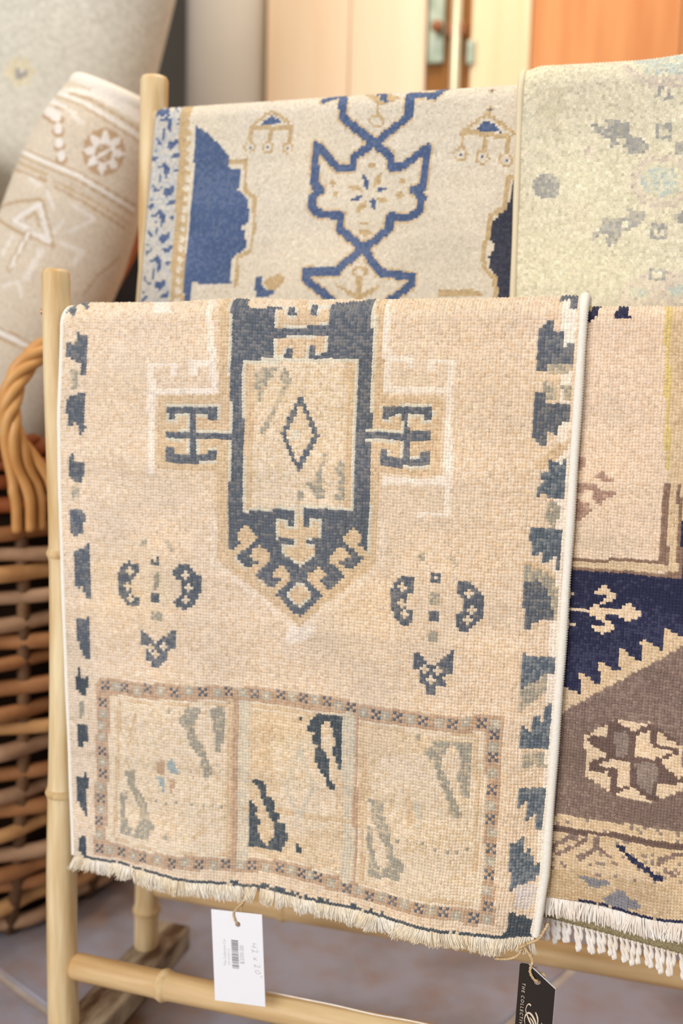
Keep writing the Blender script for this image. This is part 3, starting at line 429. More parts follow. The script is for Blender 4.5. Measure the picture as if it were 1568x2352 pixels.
PATTERN_D = [
    ('P', 'bw', [(0, 8.5), (14.7, 3.5), (16, 90.1), (0, 96.1)]),
    ('P', 'bl', [(-5.1, -3.9), (-4.2, -4.2), (-2.3, -4.2), (-4.2, -4.2), (-6, -4.2)]),
    ('P', 'bl', [(12.5, 8.1), (5.1, -4.2), (17.1, 8.1), (5.6, -1.7), (2.4, -3.9)]),
    ('P', 'bl', [(0.4, 5.9), (2.5, 2.2), (2.6, 7.8), (1.5, 9.2)]),
    ('P', 'bl', [(7.3, 2.6), (11.2, 0.4), (11.2, 0.9), (8.1, 1.1)]),
    ('P', 'bl', [(2.2, 11.4), (7.1, 8), (7.4, 12.8), (6.3, 11.2)]),
    ('P', 'bl', [(7.6, 9.5), (9.5, 10.9), (9.5, 14.2), (7.8, 16.6), (7, 12.1)]),
    ('P', 'bl', [(11.5, 11.9), (13.8, 12), (13, 13.5)]),
    ('P', 'bl', [(-2, -0.2), (6.3, 8.4), (2.4, 5)]),
    ('P', 'bl', [(-1.4, -3.9), (-0.5, -3.9), (-1.4, -4.2), (-1.4, -3.9)]),
    ('P', 'bl', [(2, 17), (3.6, 19.5), (5.7, 20.3), (3.8, 21), (1.6, 18.3)]),
    ('P', 'bl', [(7.6, 20.4), (12.7, 18.9), (12.5, 21.5), (9.6, 23.6), (7.5, 22.6)]),
    ('P', 'bl', [(1.1, 26.4), (4.9, 25.5), (2.8, 27.8), (1.7, 29.2)]),
    ('P', 'bl', [(9.6, 25.9), (14.3, 24.3), (14.5, 26.8), (11.5, 27.4)]),
    ('P', 'bl', [(2.4, 31.5), (7.6, 28.5), (7.6, 32.8), (6.5, 31.2)]),
    ('P', 'bl', [(7.7, 29.4), (9.8, 30.9), (9.7, 34.2), (8, 36.7), (7.2, 32.1)]),
    ('P', 'bl', [(11.8, 31.8), (14.1, 31.9), (13.2, 33.5)]),
    ('P', 'bl', [(1.5, 24.6), (2.6, 22.9), (3, 24.2)]),
    ('P', 'bl', [(5, 14), (5.9, 14), (6.4, 19.4), (5.6, 19.4)]),
    ('P', 'bl', [(2.2, 37.1), (3.8, 39.7), (5.9, 40.4), (4, 41.2), (1.8, 38.5)]),
    ('P', 'bl', [(7.9, 40.5), (12.9, 38.9), (12.7, 41.6), (9.8, 43.8), (7.7, 42.8)]),
    ('P', 'bl', [(1.3, 46.7), (5.1, 45.7), (3, 48.1), (1.8, 49.4)]),
    ('P', 'bl', [(9.8, 46), (14.5, 44.4), (14.8, 46.9), (11.8, 47.6)]),
    ('P', 'bl', [(2.6, 51.8), (7.8, 48.7), (7.8, 53.1), (6.7, 51.4)]),
    ('P', 'bl', [(8, 49.6), (10, 51.1), (9.9, 54.5), (8.2, 57), (7.4, 52.4)]),
    ('P', 'bl', [(12, 52), (14.3, 52.1), (13.5, 53.7)]),
    ('P', 'bl', [(1.6, 44.9), (2.8, 43.1), (3.2, 44.5)]),
    ('P', 'bl', [(5.2, 34.1), (6.1, 34.1), (6.6, 39.6), (5.8, 39.5)]),
    ('P', 'bl', [(2.3, 57.5), (4, 60.1), (6.1, 60.8), (4.2, 61.6), (1.9, 58.9)]),
    ('P', 'bl', [(8.1, 60.9), (13.2, 59.2), (13, 61.9), (10.1, 64.1), (7.9, 63.2)]),
    ('P', 'bl', [(1.5, 67.2), (5.3, 66.1), (3.2, 68.6), (2, 70)]),
    ('P', 'bl', [(10.1, 66.4), (14.8, 64.7), (15.1, 67.2), (12, 67.9)]),
    ('P', 'bl', [(2.8, 72.3), (8, 69.2), (8, 73.6), (7, 71.9)]),
    ('P', 'bl', [(8.2, 70.1), (10.2, 71.5), (10.2, 75), (8.4, 77.5), (7.6, 72.9)]),
    ('P', 'bl', [(12.2, 72.5), (14.6, 72.5), (13.7, 74.1)]),
    ('P', 'bl', [(1.8, 65.3), (2.9, 63.5), (3.3, 64.9)]),
    ('P', 'bl', [(5.4, 54.4), (6.3, 54.4), (6.8, 59.9), (6, 59.9)]),
    ('P', 'bl', [(2.5, 78.1), (4.2, 80.7), (6.3, 81.4), (4.4, 82.2), (2.1, 79.5)]),
    ('P', 'bl', [(8.3, 81.4), (13.5, 79.6), (13.2, 82.4), (10.3, 84.7), (8.1, 83.8)]),
    ('P', 'bl', [(1.6, 87.9), (5.5, 86.8), (3.4, 89.3), (2.2, 90.7)]),
    ('P', 'bl', [(10.3, 87), (15.1, 85.2), (15.3, 87.8), (12.3, 88.5)]),
    ('P', 'bl', [(3, 93.1), (8.2, 89.8), (8.2, 94.3), (7.2, 92.6)]),
    ('P', 'bl', [(8.4, 90.8), (10.4, 92.2), (10.4, 95.7), (8.4, 98.3), (7.8, 93.6)]),
    ('P', 'bl', [(12.5, 93.1), (14.8, 93.1), (14, 94.8)]),
    ('P', 'bl', [(2, 86), (3.1, 84.2), (3.5, 85.6)]),
    ('P', 'bl', [(5.6, 74.9), (6.5, 74.9), (7, 80.5), (6.2, 80.5)]),
    ('P', 'bl', [(2.4, 99), (4, 101.6), (6, 102.3), (4, 103.1), (1.9, 100.4)]),
    ('P', 'bl', [(8, 102.3), (13.4, 100.4), (12.9, 103.2), (9.8, 105.5), (7.7, 104.6)]),
    ('P', 'bl', [(0.8, 108.9), (4.8, 107.7), (2.5, 110.3), (1.2, 111.7)]),
    ('P', 'bl', [(9.6, 107.9), (14.6, 106), (14.7, 108.6), (11.5, 109.4)]),
    ('P', 'bl', [(1.8, 114.1), (7.3, 110.7), (7, 115.2), (6.1, 113.6)]),
    ('P', 'bl', [(7.5, 111.7), (9.4, 113.1), (9.1, 116.6), (7.1, 119.3), (6.7, 114.5)]),
    ('P', 'bl', [(11.4, 114), (13.8, 114), (12.8, 115.6)]),
    ('P', 'bl', [(1.3, 107), (2.6, 105.1), (2.9, 106.5)]),
    ('P', 'bl', [(5.8, 95.7), (6.7, 95.7), (6.8, 101.3), (6, 101.3)]),
    ('P', 'bl', [(2.6, 5.7), (4.9, 0.4), (8.3, 10.2), (6.2, 8), (3.6, 9.5)]),
    ('P', 'bl', [(11.8, 9.5), (14.9, 10.5), (14.6, 12.3), (12.4, 11.3)]),
    ('P', 'tn', [(12.5, -1.8), (17.5, -1.9), (22.7, 90.1), (16, 90.1)]),
    ('P', 'cr', [(17.9, 2.1), (17.7, 2.9), (16.5, 2.8), (15.2, 2.1), (14.6, 1.5), (15.4, 2), (17.1, 3.1), (17.6, 2)]),
    ('P', 'cr', [(20.3, 10.7), (19.9, 11.6), (18.9, 12), (17.7, 11.5), (17.2, 10.5), (17.6, 9.5), (18.6, 9.2), (19.7, 9.6)]),
    ('P', 'cr', [(20.3, 14.9), (19.9, 15.9), (18.9, 16.3), (17.8, 15.8), (17.2, 14.7), (17.6, 13.7), (18.6, 13.3), (19.7, 13.8)]),
    ('P', 'cr', [(20.3, 19.2), (20, 20.2), (18.9, 20.6), (17.8, 20.1), (17.2, 19), (17.6, 18), (18.6, 17.6), (19.7, 18.1)]),
    ('P', 'cr', [(20.3, 23.4), (20, 24.5), (19, 24.8), (17.8, 24.4), (17.3, 23.3), (17.6, 22.3), (18.7, 21.9), (19.8, 22.4)]),
    ('P', 'cr', [(20.4, 27.7), (20, 28.8), (19, 29.1), (17.9, 28.7), (17.3, 27.6), (17.6, 26.6), (18.7, 26.2), (19.8, 26.7)]),
    ('P', 'cr', [(20.4, 32), (20.1, 33.1), (19, 33.5), (17.9, 33), (17.3, 31.9), (17.7, 30.9), (18.7, 30.5), (19.8, 31)]),
    ('P', 'cr', [(20.4, 36.3), (20.1, 37.4), (19.1, 37.8), (17.9, 37.3), (17.4, 36.2), (17.7, 35.2), (18.8, 34.8), (19.9, 35.3)]),
    ('P', 'cr', [(20.5, 40.7), (20.1, 41.7), (19.1, 42.1), (18, 41.6), (17.4, 40.6), (17.7, 39.5), (18.8, 39.1), (19.9, 39.6)]),
    ('P', 'cr', [(20.5, 45), (20.2, 46), (19.1, 46.4), (18, 46), (17.4, 44.9), (17.8, 43.9), (18.8, 43.5), (19.9, 43.9)]),
    ('P', 'cr', [(20.5, 49.3), (20.2, 50.4), (19.2, 50.8), (18, 50.3), (17.5, 49.2), (17.8, 48.2), (18.9, 47.8), (20, 48.3)]),
    ('P', 'cr', [(20.6, 53.7), (20.2, 54.7), (19.2, 55.2), (18.1, 54.7), (17.5, 53.6), (17.8, 52.6), (18.9, 52.2), (20, 52.6)]),
    ('P', 'cr', [(20.6, 58.1), (20.3, 59.1), (19.2, 59.5), (18.1, 59.1), (17.5, 58), (17.9, 56.9), (18.9, 56.5), (20.1, 57)]),
    ('P', 'cr', [(20.7, 62.4), (20.3, 63.5), (19.3, 63.9), (18.1, 63.5), (17.6, 62.4), (17.9, 61.3), (19, 60.9), (20.1, 61.4)]),
    ('P', 'cr', [(20.7, 66.8), (20.3, 67.9), (19.3, 68.3), (18.2, 67.8), (17.6, 66.8), (17.9, 65.7), (19, 65.3), (20.1, 65.7)]),
    ('P', 'cr', [(20.7, 71.2), (20.4, 72.3), (19.3, 72.7), (18.2, 72.3), (17.6, 71.2), (18, 70.1), (19, 69.7), (20.2, 70.1)]),
    ('P', 'cr', [(20.8, 75.6), (20.4, 76.7), (19.4, 77.1), (18.2, 76.7), (17.7, 75.6), (18, 74.5), (19.1, 74.1), (20.2, 74.6)]),
    ('P', 'cr', [(20.8, 80), (20.5, 81.1), (19.4, 81.6), (18.3, 81.1), (17.7, 80), (18, 78.9), (19.1, 78.5), (20.2, 79)]),
    ('P', 'cr', [(20.8, 84.5), (20.5, 85.6), (19.4, 86), (18.3, 85.5), (17.7, 84.5), (18.1, 83.4), (19.1, 82.9), (20.3, 83.4)]),
    ('P', 'cr', [(20.9, 88.9), (20.5, 90), (19.5, 90.4), (18.3, 90), (17.8, 88.9), (18.1, 87.8), (19.2, 87.4), (20.3, 87.8)]),
    ('P', 'bl', [(21.3, 14.2), (26.7, 17.3), (31.1, 21.1), (35.5, 25.3), (37.7, 27.2), (37.6, 31.6), (39.7, 32.6), (43.7, 32.7), (43.8, 38), (43.4, 41.6), (46.4, 43.9), (49.1, 46.4), (49.6, 51.5), (49.6, 55.5), (47.8, 57.3), (46.7, 57.9), (49.1, 60), (50.1, 66.7), (48.1, 68.5), (44.4, 70.7), (44, 73.8), (44.6, 82), (25.9, 81.4), (26.3, 90.1), (22.6, 90.1), (21.8, 54.4)]),
    ('L', 'tn', [(38.9, 29.9), (46.1, 30.2), (46.9, 42.1), (51.7, 45.4), (52.8, 57.8), (52.4, 67.7), (46.6, 70.7), (46.9, 82.9)], 1.65),
    ('M', '.tn', [(33, 85.6), (37.4, 85.1), (42, 85.6)]),
    ('P', 'bl', [(55.5, 78.5), (58.5, 79.4), (60, 84.4), (65, 85.3), (65.7, 87.1), (57.1, 88.4)]),
    ('P', 'tn', [(59.7, 81.2), (63.8, 78.6), (68, 78.1), (69.3, 81.3), (65.4, 84.8), (61, 84.4)]),
    ('P', 'tn', [(136.8, 85.2), (144.9, 84.7), (155.4, 85.9), (155.7, 88.1), (137.1, 88)]),
    ('L', 'tn', [(47.8, 14.4), (55.2, 9.3), (63.8, 15.2)], 1.5),
    ('P', 'bl', [(51.2, 14.5), (55.4, 11), (60.6, 15)]),
    ('L', 'tn', [(46.7, 16), (65.5, 17)], 1.95),
    ('L', 'tn', [(46.6, 16), (47.1, 21.9)], 1.8),
    ('L', 'tn', [(55.6, 16.4), (56, 22.3)], 1.8),
    ('L', 'tn', [(64.7, 16.9), (65.2, 22.8)], 1.8),
    ('P', 'tn', [(50, 24.2), (49.8, 25.3), (49.1, 26.2), (48, 26.6), (46.8, 26.5), (45.6, 26), (44.7, 25.1), (44.3, 24), (44.4, 22.9), (45.1, 22), (46.2, 21.6), (47.5, 21.6), (48.7, 22.2), (49.6, 23.1)]),
    ('P', 'cr', [(49, 24.2), (48.9, 24.9), (48.4, 25.5), (47.7, 25.7), (46.9, 25.7), (46.1, 25.3), (45.5, 24.7), (45.3, 24), (45.4, 23.3), (45.8, 22.7), (46.5, 22.4), (47.4, 22.5), (48.1, 22.8), (48.7, 23.4)]),
    ('P', 'tn', [(58.5, 24.8), (58.3, 25.9), (57.6, 26.8), (56.6, 27.2), (55.3, 27.2), (54.1, 26.6), (53.3, 25.7), (52.9, 24.6), (53, 23.5), (53.7, 22.6), (54.8, 22.2), (56, 22.3), (57.2, 22.8), (58.1, 23.7)]),
    ('P', 'cr', [(57.5, 24.8), (57.4, 25.5), (57, 26.1), (56.3, 26.4), (55.4, 26.3), (54.7, 26), (54.1, 25.4), (53.8, 24.6), (53.9, 23.9), (54.4, 23.3), (55.1, 23), (55.9, 23.1), (56.7, 23.4), (57.2, 24.1)]),
    ('P', 'tn', [(67.1, 25.2), (66.9, 26.3), (66.3, 27.2), (65.2, 27.6), (64, 27.5), (62.8, 27), (61.9, 26.1), (61.5, 25), (61.7, 23.9), (62.4, 23.1), (63.4, 22.6), (64.7, 22.7), (65.8, 23.2), (66.7, 24.1)]),
    ('P', 'cr', [(66.1, 25.2), (66, 25.9), (65.6, 26.5), (64.9, 26.7), (64.1, 26.7), (63.3, 26.4), (62.7, 25.8), (62.5, 25), (62.6, 24.3), (63, 23.7), (63.7, 23.5), (64.5, 23.5), (65.3, 23.9), (65.9, 24.5)]),
    ('M', '.bl', [(47.1, 24.1), (55.7, 24.7), (64.3, 25.1)]),
    ('L', 'tn', [(139.3, 22.3), (148.6, 16.2), (159.9, 24.2)], 1.5),
    ('P', 'bl', [(143.6, 22.3), (148.9, 18.3), (155.7, 23.7)]),
    ('L', 'tn', [(139.8, 22.5), (158.2, 25.6)], 1.95),
    ('L', 'tn', [(139.3, 22.6), (139.7, 29.2)], 1.8),
    ('L', 'tn', [(148.5, 24.2), (148.8, 30.7)], 1.8),
    ('L', 'tn', [(157.9, 25.5), (158.3, 32)], 1.8),
    ('P', 'tn', [(142.6, 31.5), (142.4, 32.7), (141.7, 33.7), (140.5, 34.2), (139.2, 34.2), (137.8, 33.6), (136.9, 32.5), (136.4, 31.2), (136.5, 29.9), (137.3, 28.9), (138.4, 28.4), (139.8, 28.5), (141.1, 29.1), (142.1, 30.2)]),
    ('P', 'cr', [(141.5, 31.4), (141.4, 32.3), (141, 32.9), (140.2, 33.3), (139.3, 33.2), (138.4, 32.8), (137.7, 32.1), (137.4, 31.2), (137.5, 30.4), (138, 29.7), (138.8, 29.4), (139.7, 29.5), (140.6, 29.9), (141.2, 30.6)]),
    ('P', 'tn', [(151.6, 33), (151.5, 34.2), (150.7, 35.2), (149.6, 35.7), (148.2, 35.7), (146.9, 35.1), (145.9, 34), (145.5, 32.7), (145.6, 31.4), (146.3, 30.4), (147.5, 29.9), (148.8, 30), (150.1, 30.6), (151.1, 31.7)]),
    ('P', 'cr', [(150.6, 32.9), (150.5, 33.8), (150, 34.4), (149.2, 34.7), (148.3, 34.7), (147.5, 34.3), (146.8, 33.6), (146.5, 32.7), (146.6, 31.9), (147.1, 31.3), (147.8, 30.9), (148.7, 31), (149.6, 31.4), (150.2, 32.1)]),
    ('P', 'tn', [(161.2, 34.3), (161.1, 35.5), (160.4, 36.5), (159.3, 37), (157.9, 37), (156.6, 36.3), (155.7, 35.3), (155.2, 34), (155.3, 32.7), (156, 31.8), (157.2, 31.3), (158.5, 31.3), (159.8, 31.9), (160.8, 33)]),
    ('P', 'cr', [(160.2, 34.2), (160.1, 35.1), (159.7, 35.7), (158.9, 36), (158, 36), (157.2, 35.6), (156.5, 34.9), (156.2, 34.1), (156.3, 33.2), (156.8, 32.6), (157.5, 32.2), (158.4, 32.3), (159.3, 32.7), (159.9, 33.4)]),
    ('M', '.bl', [(139.5, 31.3), (148.5, 32.8), (158.2, 34.1)]),
    ('M', '+tn', [(149.6, 6), (149.5, 14.1)]),
    ('M', '.bl', [(149.6, 6), (149.5, 14.1)]),
    ('M', '+tn', [(54.3, 2.4)]),
    ('L', 'tn2', [(77.3, 24.8), (88, 34.4), (94.2, 34.7), (94.9, 29.9), (102.6, 25.4), (110, 30.5), (111, 35), (115.2, 35.1), (125.7, 28.1), (125.5, 43.5), (121.8, 44.5), (126, 47.8), (125, 53.4), (121.1, 55.7), (112.9, 55.1), (113.1, 59.9), (102.8, 67.8), (91.3, 59.4), (91.6, 54.1), (82.3, 53.4), (77.9, 50.4), (78.2, 45.1), (81.6, 43.1), (78.2, 41), (77.3, 24.8)], 5.1),
    ('L', 'tn2', [(78.2, 5.9), (86.6, 2.4), (87.4, 13.9), (102.6, 25.4)], 5.1),
    ('L', 'tn2', [(102.6, 25.4), (115.8, 15.5), (116.1, 5.5), (126, 7.2), (129.2, 2.4)], 5.1),
    ('L', 'tn2', [(102.8, 67.8), (92.8, 75.9), (92.5, 77.2), (78.2, 77), (79.1, 80.4), (91.7, 89.7)], 5.1),
    ('L', 'tn2', [(102.8, 67.8), (111.3, 77.8), (125.7, 80), (125.2, 83.3), (116.2, 89.8)], 5.1),
    ('L', 'bl', [(77.3, 24.8), (88, 34.4), (94.2, 34.7), (94.9, 29.9), (102.6, 25.4), (110, 30.5), (111, 35), (115.2, 35.1), (125.7, 28.1), (125.5, 43.5), (121.8, 44.5), (126, 47.8), (125, 53.4), (121.1, 55.7), (112.9, 55.1), (113.1, 59.9), (102.8, 67.8), (91.3, 59.4), (91.6, 54.1), (82.3, 53.4), (77.9, 50.4), (78.2, 45.1), (81.6, 43.1), (78.2, 41), (77.3, 24.8)], 3.45),
    ('L', 'bl', [(78.2, 5.9), (86.6, 2.4), (87.4, 13.9), (102.6, 25.4)], 3.45),
    ('L', 'bl', [(102.6, 25.4), (115.8, 15.5), (116.1, 5.5), (126, 7.2), (129.2, 2.4)], 3.45),
    ('L', 'bl', [(102.8, 67.8), (92.8, 75.9), (92.5, 77.2), (78.2, 77), (79.1, 80.4), (91.7, 89.7)], 3.45),
    ('L', 'bl', [(102.8, 67.8), (111.3, 77.8), (125.7, 80), (125.2, 83.3), (116.2, 89.8)], 3.45),
    ('P', 'bl', [(98.9, 38.1), (101.7, 39.8), (102.2, 43.8), (100.3, 43)]),
    ('P', 'bl', [(104.4, 44.3), (107.1, 42.4), (110, 43.3), (107.4, 44.8)]),
    ('P', 'bl', [(94.4, 47.8), (97.2, 46.1), (100.3, 46.6), (98.4, 48.4)]),
    ('P', 'bl', [(103.1, 48.3), (104.7, 46.7), (106.5, 50), (105.3, 52.6)]),
    ('P', 'tn', [(104.2, 39.1), (107.3, 36.8), (107.1, 41.6), (104.2, 42.7)]),
    ('P', 'tn', [(91.9, 41.5), (97.6, 41.7), (100.5, 44.6), (96.2, 44.2)]),
    ('P', 'tn', [(105.9, 46.4), (112.1, 48.2), (107.1, 49.2)]),
    ('P', 'tn', [(98.6, 54.3), (98.1, 50.2), (102.2, 47.5), (102.1, 50.9)]),
    ('P', 'tn', [(104.5, 34.1), (104.1, 34.9), (102.9, 35.2), (101.6, 34.8), (101, 33.9), (101.4, 33.1), (102.6, 32.8), (103.9, 33.2)]),
    ('P', 'tn', [(105.7, 61.4), (104.9, 62.3), (102.8, 62.7), (100.6, 62.3), (99.6, 61.2), (100.4, 60.2), (102.5, 59.9), (104.7, 60.3)]),
    ('P', 'tn', [(104.6, 57.7), (104, 58.2), (102.3, 58.3), (100.6, 58.1), (99.9, 57.6), (100.5, 57.1), (102.2, 56.9), (103.9, 57.1)]),
    ('P', 'tn', [(87.9, 40.5), (87.2, 41.7), (85.7, 41.7), (84.8, 40.4), (85.4, 39.2), (87, 39.2)]),
    ('P', 'tn', [(89.5, 45.4), (88.9, 46.5), (87.3, 46.4), (86.4, 45.3), (87.1, 44.3), (88.6, 44.4)]),
    ('P', 'tn', [(118.5, 41.2), (117.8, 42.4), (116.1, 42.3), (115.1, 41.1), (115.8, 39.9), (117.5, 40)]),
    ('P', 'tn', [(117.6, 46.6), (116.8, 47.6), (114.9, 47.5), (113.8, 46.4), (114.6, 45.4), (116.6, 45.5)]),
    ('P', 'tn', [(101, 78.5), (103.6, 78.5), (104.9, 89.7), (102.3, 89.7)]),
    ('P', 'tn', [(91.7, 81.8), (102.3, 86.4), (102.6, 88.9), (93.7, 83.9)]),
    ('P', 'tn', [(112.5, 82.5), (104.4, 86), (104.8, 88.9), (111.3, 84.8)]),
    ('P', 'tn', [(106.1, 77.3), (105.8, 78.4), (104.9, 79.2), (103.5, 79.7), (101.8, 79.7), (100.3, 79.2), (99.1, 78.3), (98.6, 77.2), (98.9, 76.2), (99.8, 75.3), (101.2, 74.9), (102.9, 74.9), (104.4, 75.4), (105.6, 76.3)]),
    ('P', 'cr', [(104.4, 77.7), (104.2, 78.3), (103.8, 78.8), (103, 79.1), (102.1, 79.1), (101.3, 78.8), (100.7, 78.3), (100.4, 77.7), (100.6, 77.1), (101, 76.6), (101.8, 76.3), (102.7, 76.3), (103.5, 76.6), (104.1, 77.1)]),
    ('P', 'tn', [(94.9, 2.2), (102.5, 9.7), (106.7, 9.5), (112.2, 7.8), (99.7, -2.3)]),
    ('P', 'cr', [(97.9, 2.2), (102.4, 4.9), (106.7, 2.9), (102.6, 3.3)]),
    ('L', 'tn', [(102.5, 9.3), (102.7, 13.6)], 1.65),
    ('P', 'tn', [(106, 16.7), (105.8, 18), (105, 19), (103.7, 19.5), (102.2, 19.4), (100.7, 18.7), (99.7, 17.6), (99.2, 16.3), (99.4, 15), (100.2, 14.1), (101.5, 13.6), (103, 13.6), (104.5, 14.3), (105.5, 15.4)]),
    ('P', 'cr', [(104.8, 16.6), (104.7, 17.5), (104.2, 18.1), (103.3, 18.5), (102.3, 18.4), (101.4, 18), (100.7, 17.3), (100.4, 16.4), (100.5, 15.5), (101, 14.9), (101.9, 14.5), (102.9, 14.6), (103.8, 15), (104.5, 15.8)]),
    ('P', 'bl', [(96.3, 2.5), (99.7, 2.5), (99.1, 0.5), (96.4, 3.3)]),
    ('P', 'bl', [(101.9, 1.3), (105.1, 1.9), (106.7, 9.1), (103.5, 8.2)]),
    ('P', 'bl', [(105.6, -1.4), (108.5, -0.9), (109.3, 2.1), (106.5, 2.3)]),
    ('P', 'bl', [(98.7, -3.9), (99.8, -3.9), (102, 1.3), (102, 7)]),
    ('P', 'dk', [(161.5, 42.1), (169.8, 42.4), (176.7, 92.7), (162.6, 92.7), (161.1, 81.5), (157, 75.9), (156.5, 72.5), (158.2, 68.2), (156.2, 65.9), (156.4, 58.2), (160.2, 52.9), (161.6, 50.7)]),
    ('L', 'tn', [(166.3, 40.6), (160, 40.9), (160.5, 52.9), (154.9, 56), (154.6, 65.9), (153.6, 70.3), (155.4, 77), (160.3, 81.5), (161, 90.4)], 1.95),
]
PATTERN_E = [
    ('P', 'ep', [(54.8, 47.5), (54, 51.2), (51.6, 54.2), (47.8, 55.7), (43.5, 55.6), (39.6, 53.7), (36.7, 50.5), (35.6, 46.7), (36.4, 42.8), (38.9, 39.9), (42.7, 38.4), (47, 38.7), (50.9, 40.6), (53.6, 43.8)]),
    ('P', 'ey', [(52.6, 47.1), (52.1, 49.6), (50.2, 51.5), (47.4, 52.6), (44.3, 52.4), (41.3, 51.2), (39.3, 49), (38.4, 46.4), (39, 43.9), (40.9, 41.9), (43.7, 40.9), (46.9, 41.1), (49.8, 42.4), (51.8, 44.6)]),
    ('P', 'et', [(51.5, 47.2), (51, 49.3), (49.3, 50.9), (46.9, 51.7), (44.1, 51.6), (41.5, 50.6), (39.7, 48.8), (38.9, 46.6), (39.5, 44.5), (41.1, 42.9), (43.6, 42.1), (46.4, 42.2), (49, 43.3), (50.8, 45.1)]),
    ('P', 'et', [(33.8, 3.1), (41.9, 4.3), (50.2, 2.8), (55.2, 6.6), (55.3, 16.2), (39, 13.3)]),
    ('P', 'ep', [(30.5, 3.4), (35.5, 11.4), (40.7, 14.3), (55.3, 16.2), (55.5, 19.6), (40.2, 17.8), (34, 13.3)]),
    ('P', 'ep', [(34.2, 82.4), (37, 77.5), (43.6, 74.9), (55.3, 75.7), (59.1, 85.9), (34.4, 85.8)]),
    ('P', 'et', [(37.1, 80), (42.2, 79.6), (43.4, 83.4), (37.3, 83.4)]),
    ('P', 'et', [(48.9, 80), (53.7, 79), (55.7, 83.5), (49.1, 83.5)]),
    ('P', 'eg', [(14.5, 47.1), (13.8, 49.7), (11.4, 51.2), (8.5, 51.1), (6, 49.4), (5, 46.7), (5.8, 44.1), (8.2, 42.6), (11.1, 42.8), (13.5, 44.5)]),
    ('P', 'eg', [(22.9, 27.3), (25.7, 29.2), (28.1, 29.6), (27.2, 26.5), (31.7, 27.4), (34.7, 27.9), (34.6, 32), (40, 34), (41.1, 36.8), (39.5, 38.3), (35.5, 38.2), (34.7, 35.7), (31, 35.2), (29, 35.8), (28.6, 33.4), (24.4, 30.5)]),
    ('P', 'eg', [(25.1, 62.1), (28.1, 61.2), (28, 57.7), (33.1, 58.5), (35.8, 57.9), (35.3, 55.2), (40.7, 56.4), (41.5, 58.1), (38.9, 60.4), (36.6, 61.7), (34.3, 62.3), (32.8, 65.8), (30.4, 66.7), (29, 65), (29.9, 62.9), (27.2, 62.9), (25.2, 64.9)]),
    ('P', 'ey', [(29.9, 32.5), (33.3, 32.6), (34, 34.7), (32, 34.8)]),
    ('P', 'ey', [(33.5, 59.9), (35.8, 58.6), (35.9, 60.3), (34.2, 61.3)]),
    ('P', 'eg', [(42.5, 29), (47.7, 29.5), (47.9, 34.6), (42.7, 34.2)]),
    ('P', 'ey', [(43.8, 30.4), (46.5, 30.7), (46.6, 33.3), (44, 33.1)]),
    ('P', 'eg', [(42.5, 60), (48.3, 60.1), (48.5, 65.1), (42.7, 65)]),
    ('P', 'ey', [(44, 61.6), (47.1, 61.6), (47.2, 63.8), (44.1, 63.8)]),
    ('P', 'eg', [(45, 62.1), (46.2, 62.1), (46.2, 63.3), (45.1, 63.3)]),
    ('P', 'eg', [(42.3, 21.1), (42.8, 18.2), (47.1, 18.8), (47.7, 21.8)]),
    ('P', 'ey', [(46.1, 20.1), (45.8, 20.8), (45, 20.9), (44.2, 20.5), (43.8, 19.8), (44.1, 19.1), (44.9, 19), (45.7, 19.4)]),
    ('P', 'eg', [(48.5, 76.1), (48.1, 77.5), (46.7, 78.4), (44.9, 78.3), (43.5, 77.5), (42.8, 76), (43.3, 74.6), (44.7, 73.8), (46.5, 73.8), (47.9, 74.7)]),
    ('P', 'ey', [(47.2, 76.1), (46.8, 76.9), (45.8, 77.3), (44.7, 76.9), (44.2, 76.1), (44.6, 75.2), (45.6, 74.9), (46.7, 75.2)]),
    ('P', 'eg', [(48.8, 35.3), (54.5, 35.7), (54.7, 39.5), (49, 39.1)]),
    ('P', 'eg', [(49.1, 58), (52.5, 56.1), (55.6, 56.5), (55.8, 60.2), (51.2, 60.1)]),
    ('P', 'ep', [(20.6, 34.8), (23.5, 34.9), (23.7, 38.7), (20.8, 38.6)]),
    ('P', 'ep', [(20.7, 56.5), (23.1, 56.6), (23.2, 59.3), (20.8, 59.3)]),
    ('P', 'eb', [(5.1, 16.5), (14.1, 16.4), (14.2, 33.5), (7.8, 33.2)]),
    ('P', 'eb', [(17.7, 52.6), (24, 53.8), (23, 63.1), (17.4, 61.3)]),
]
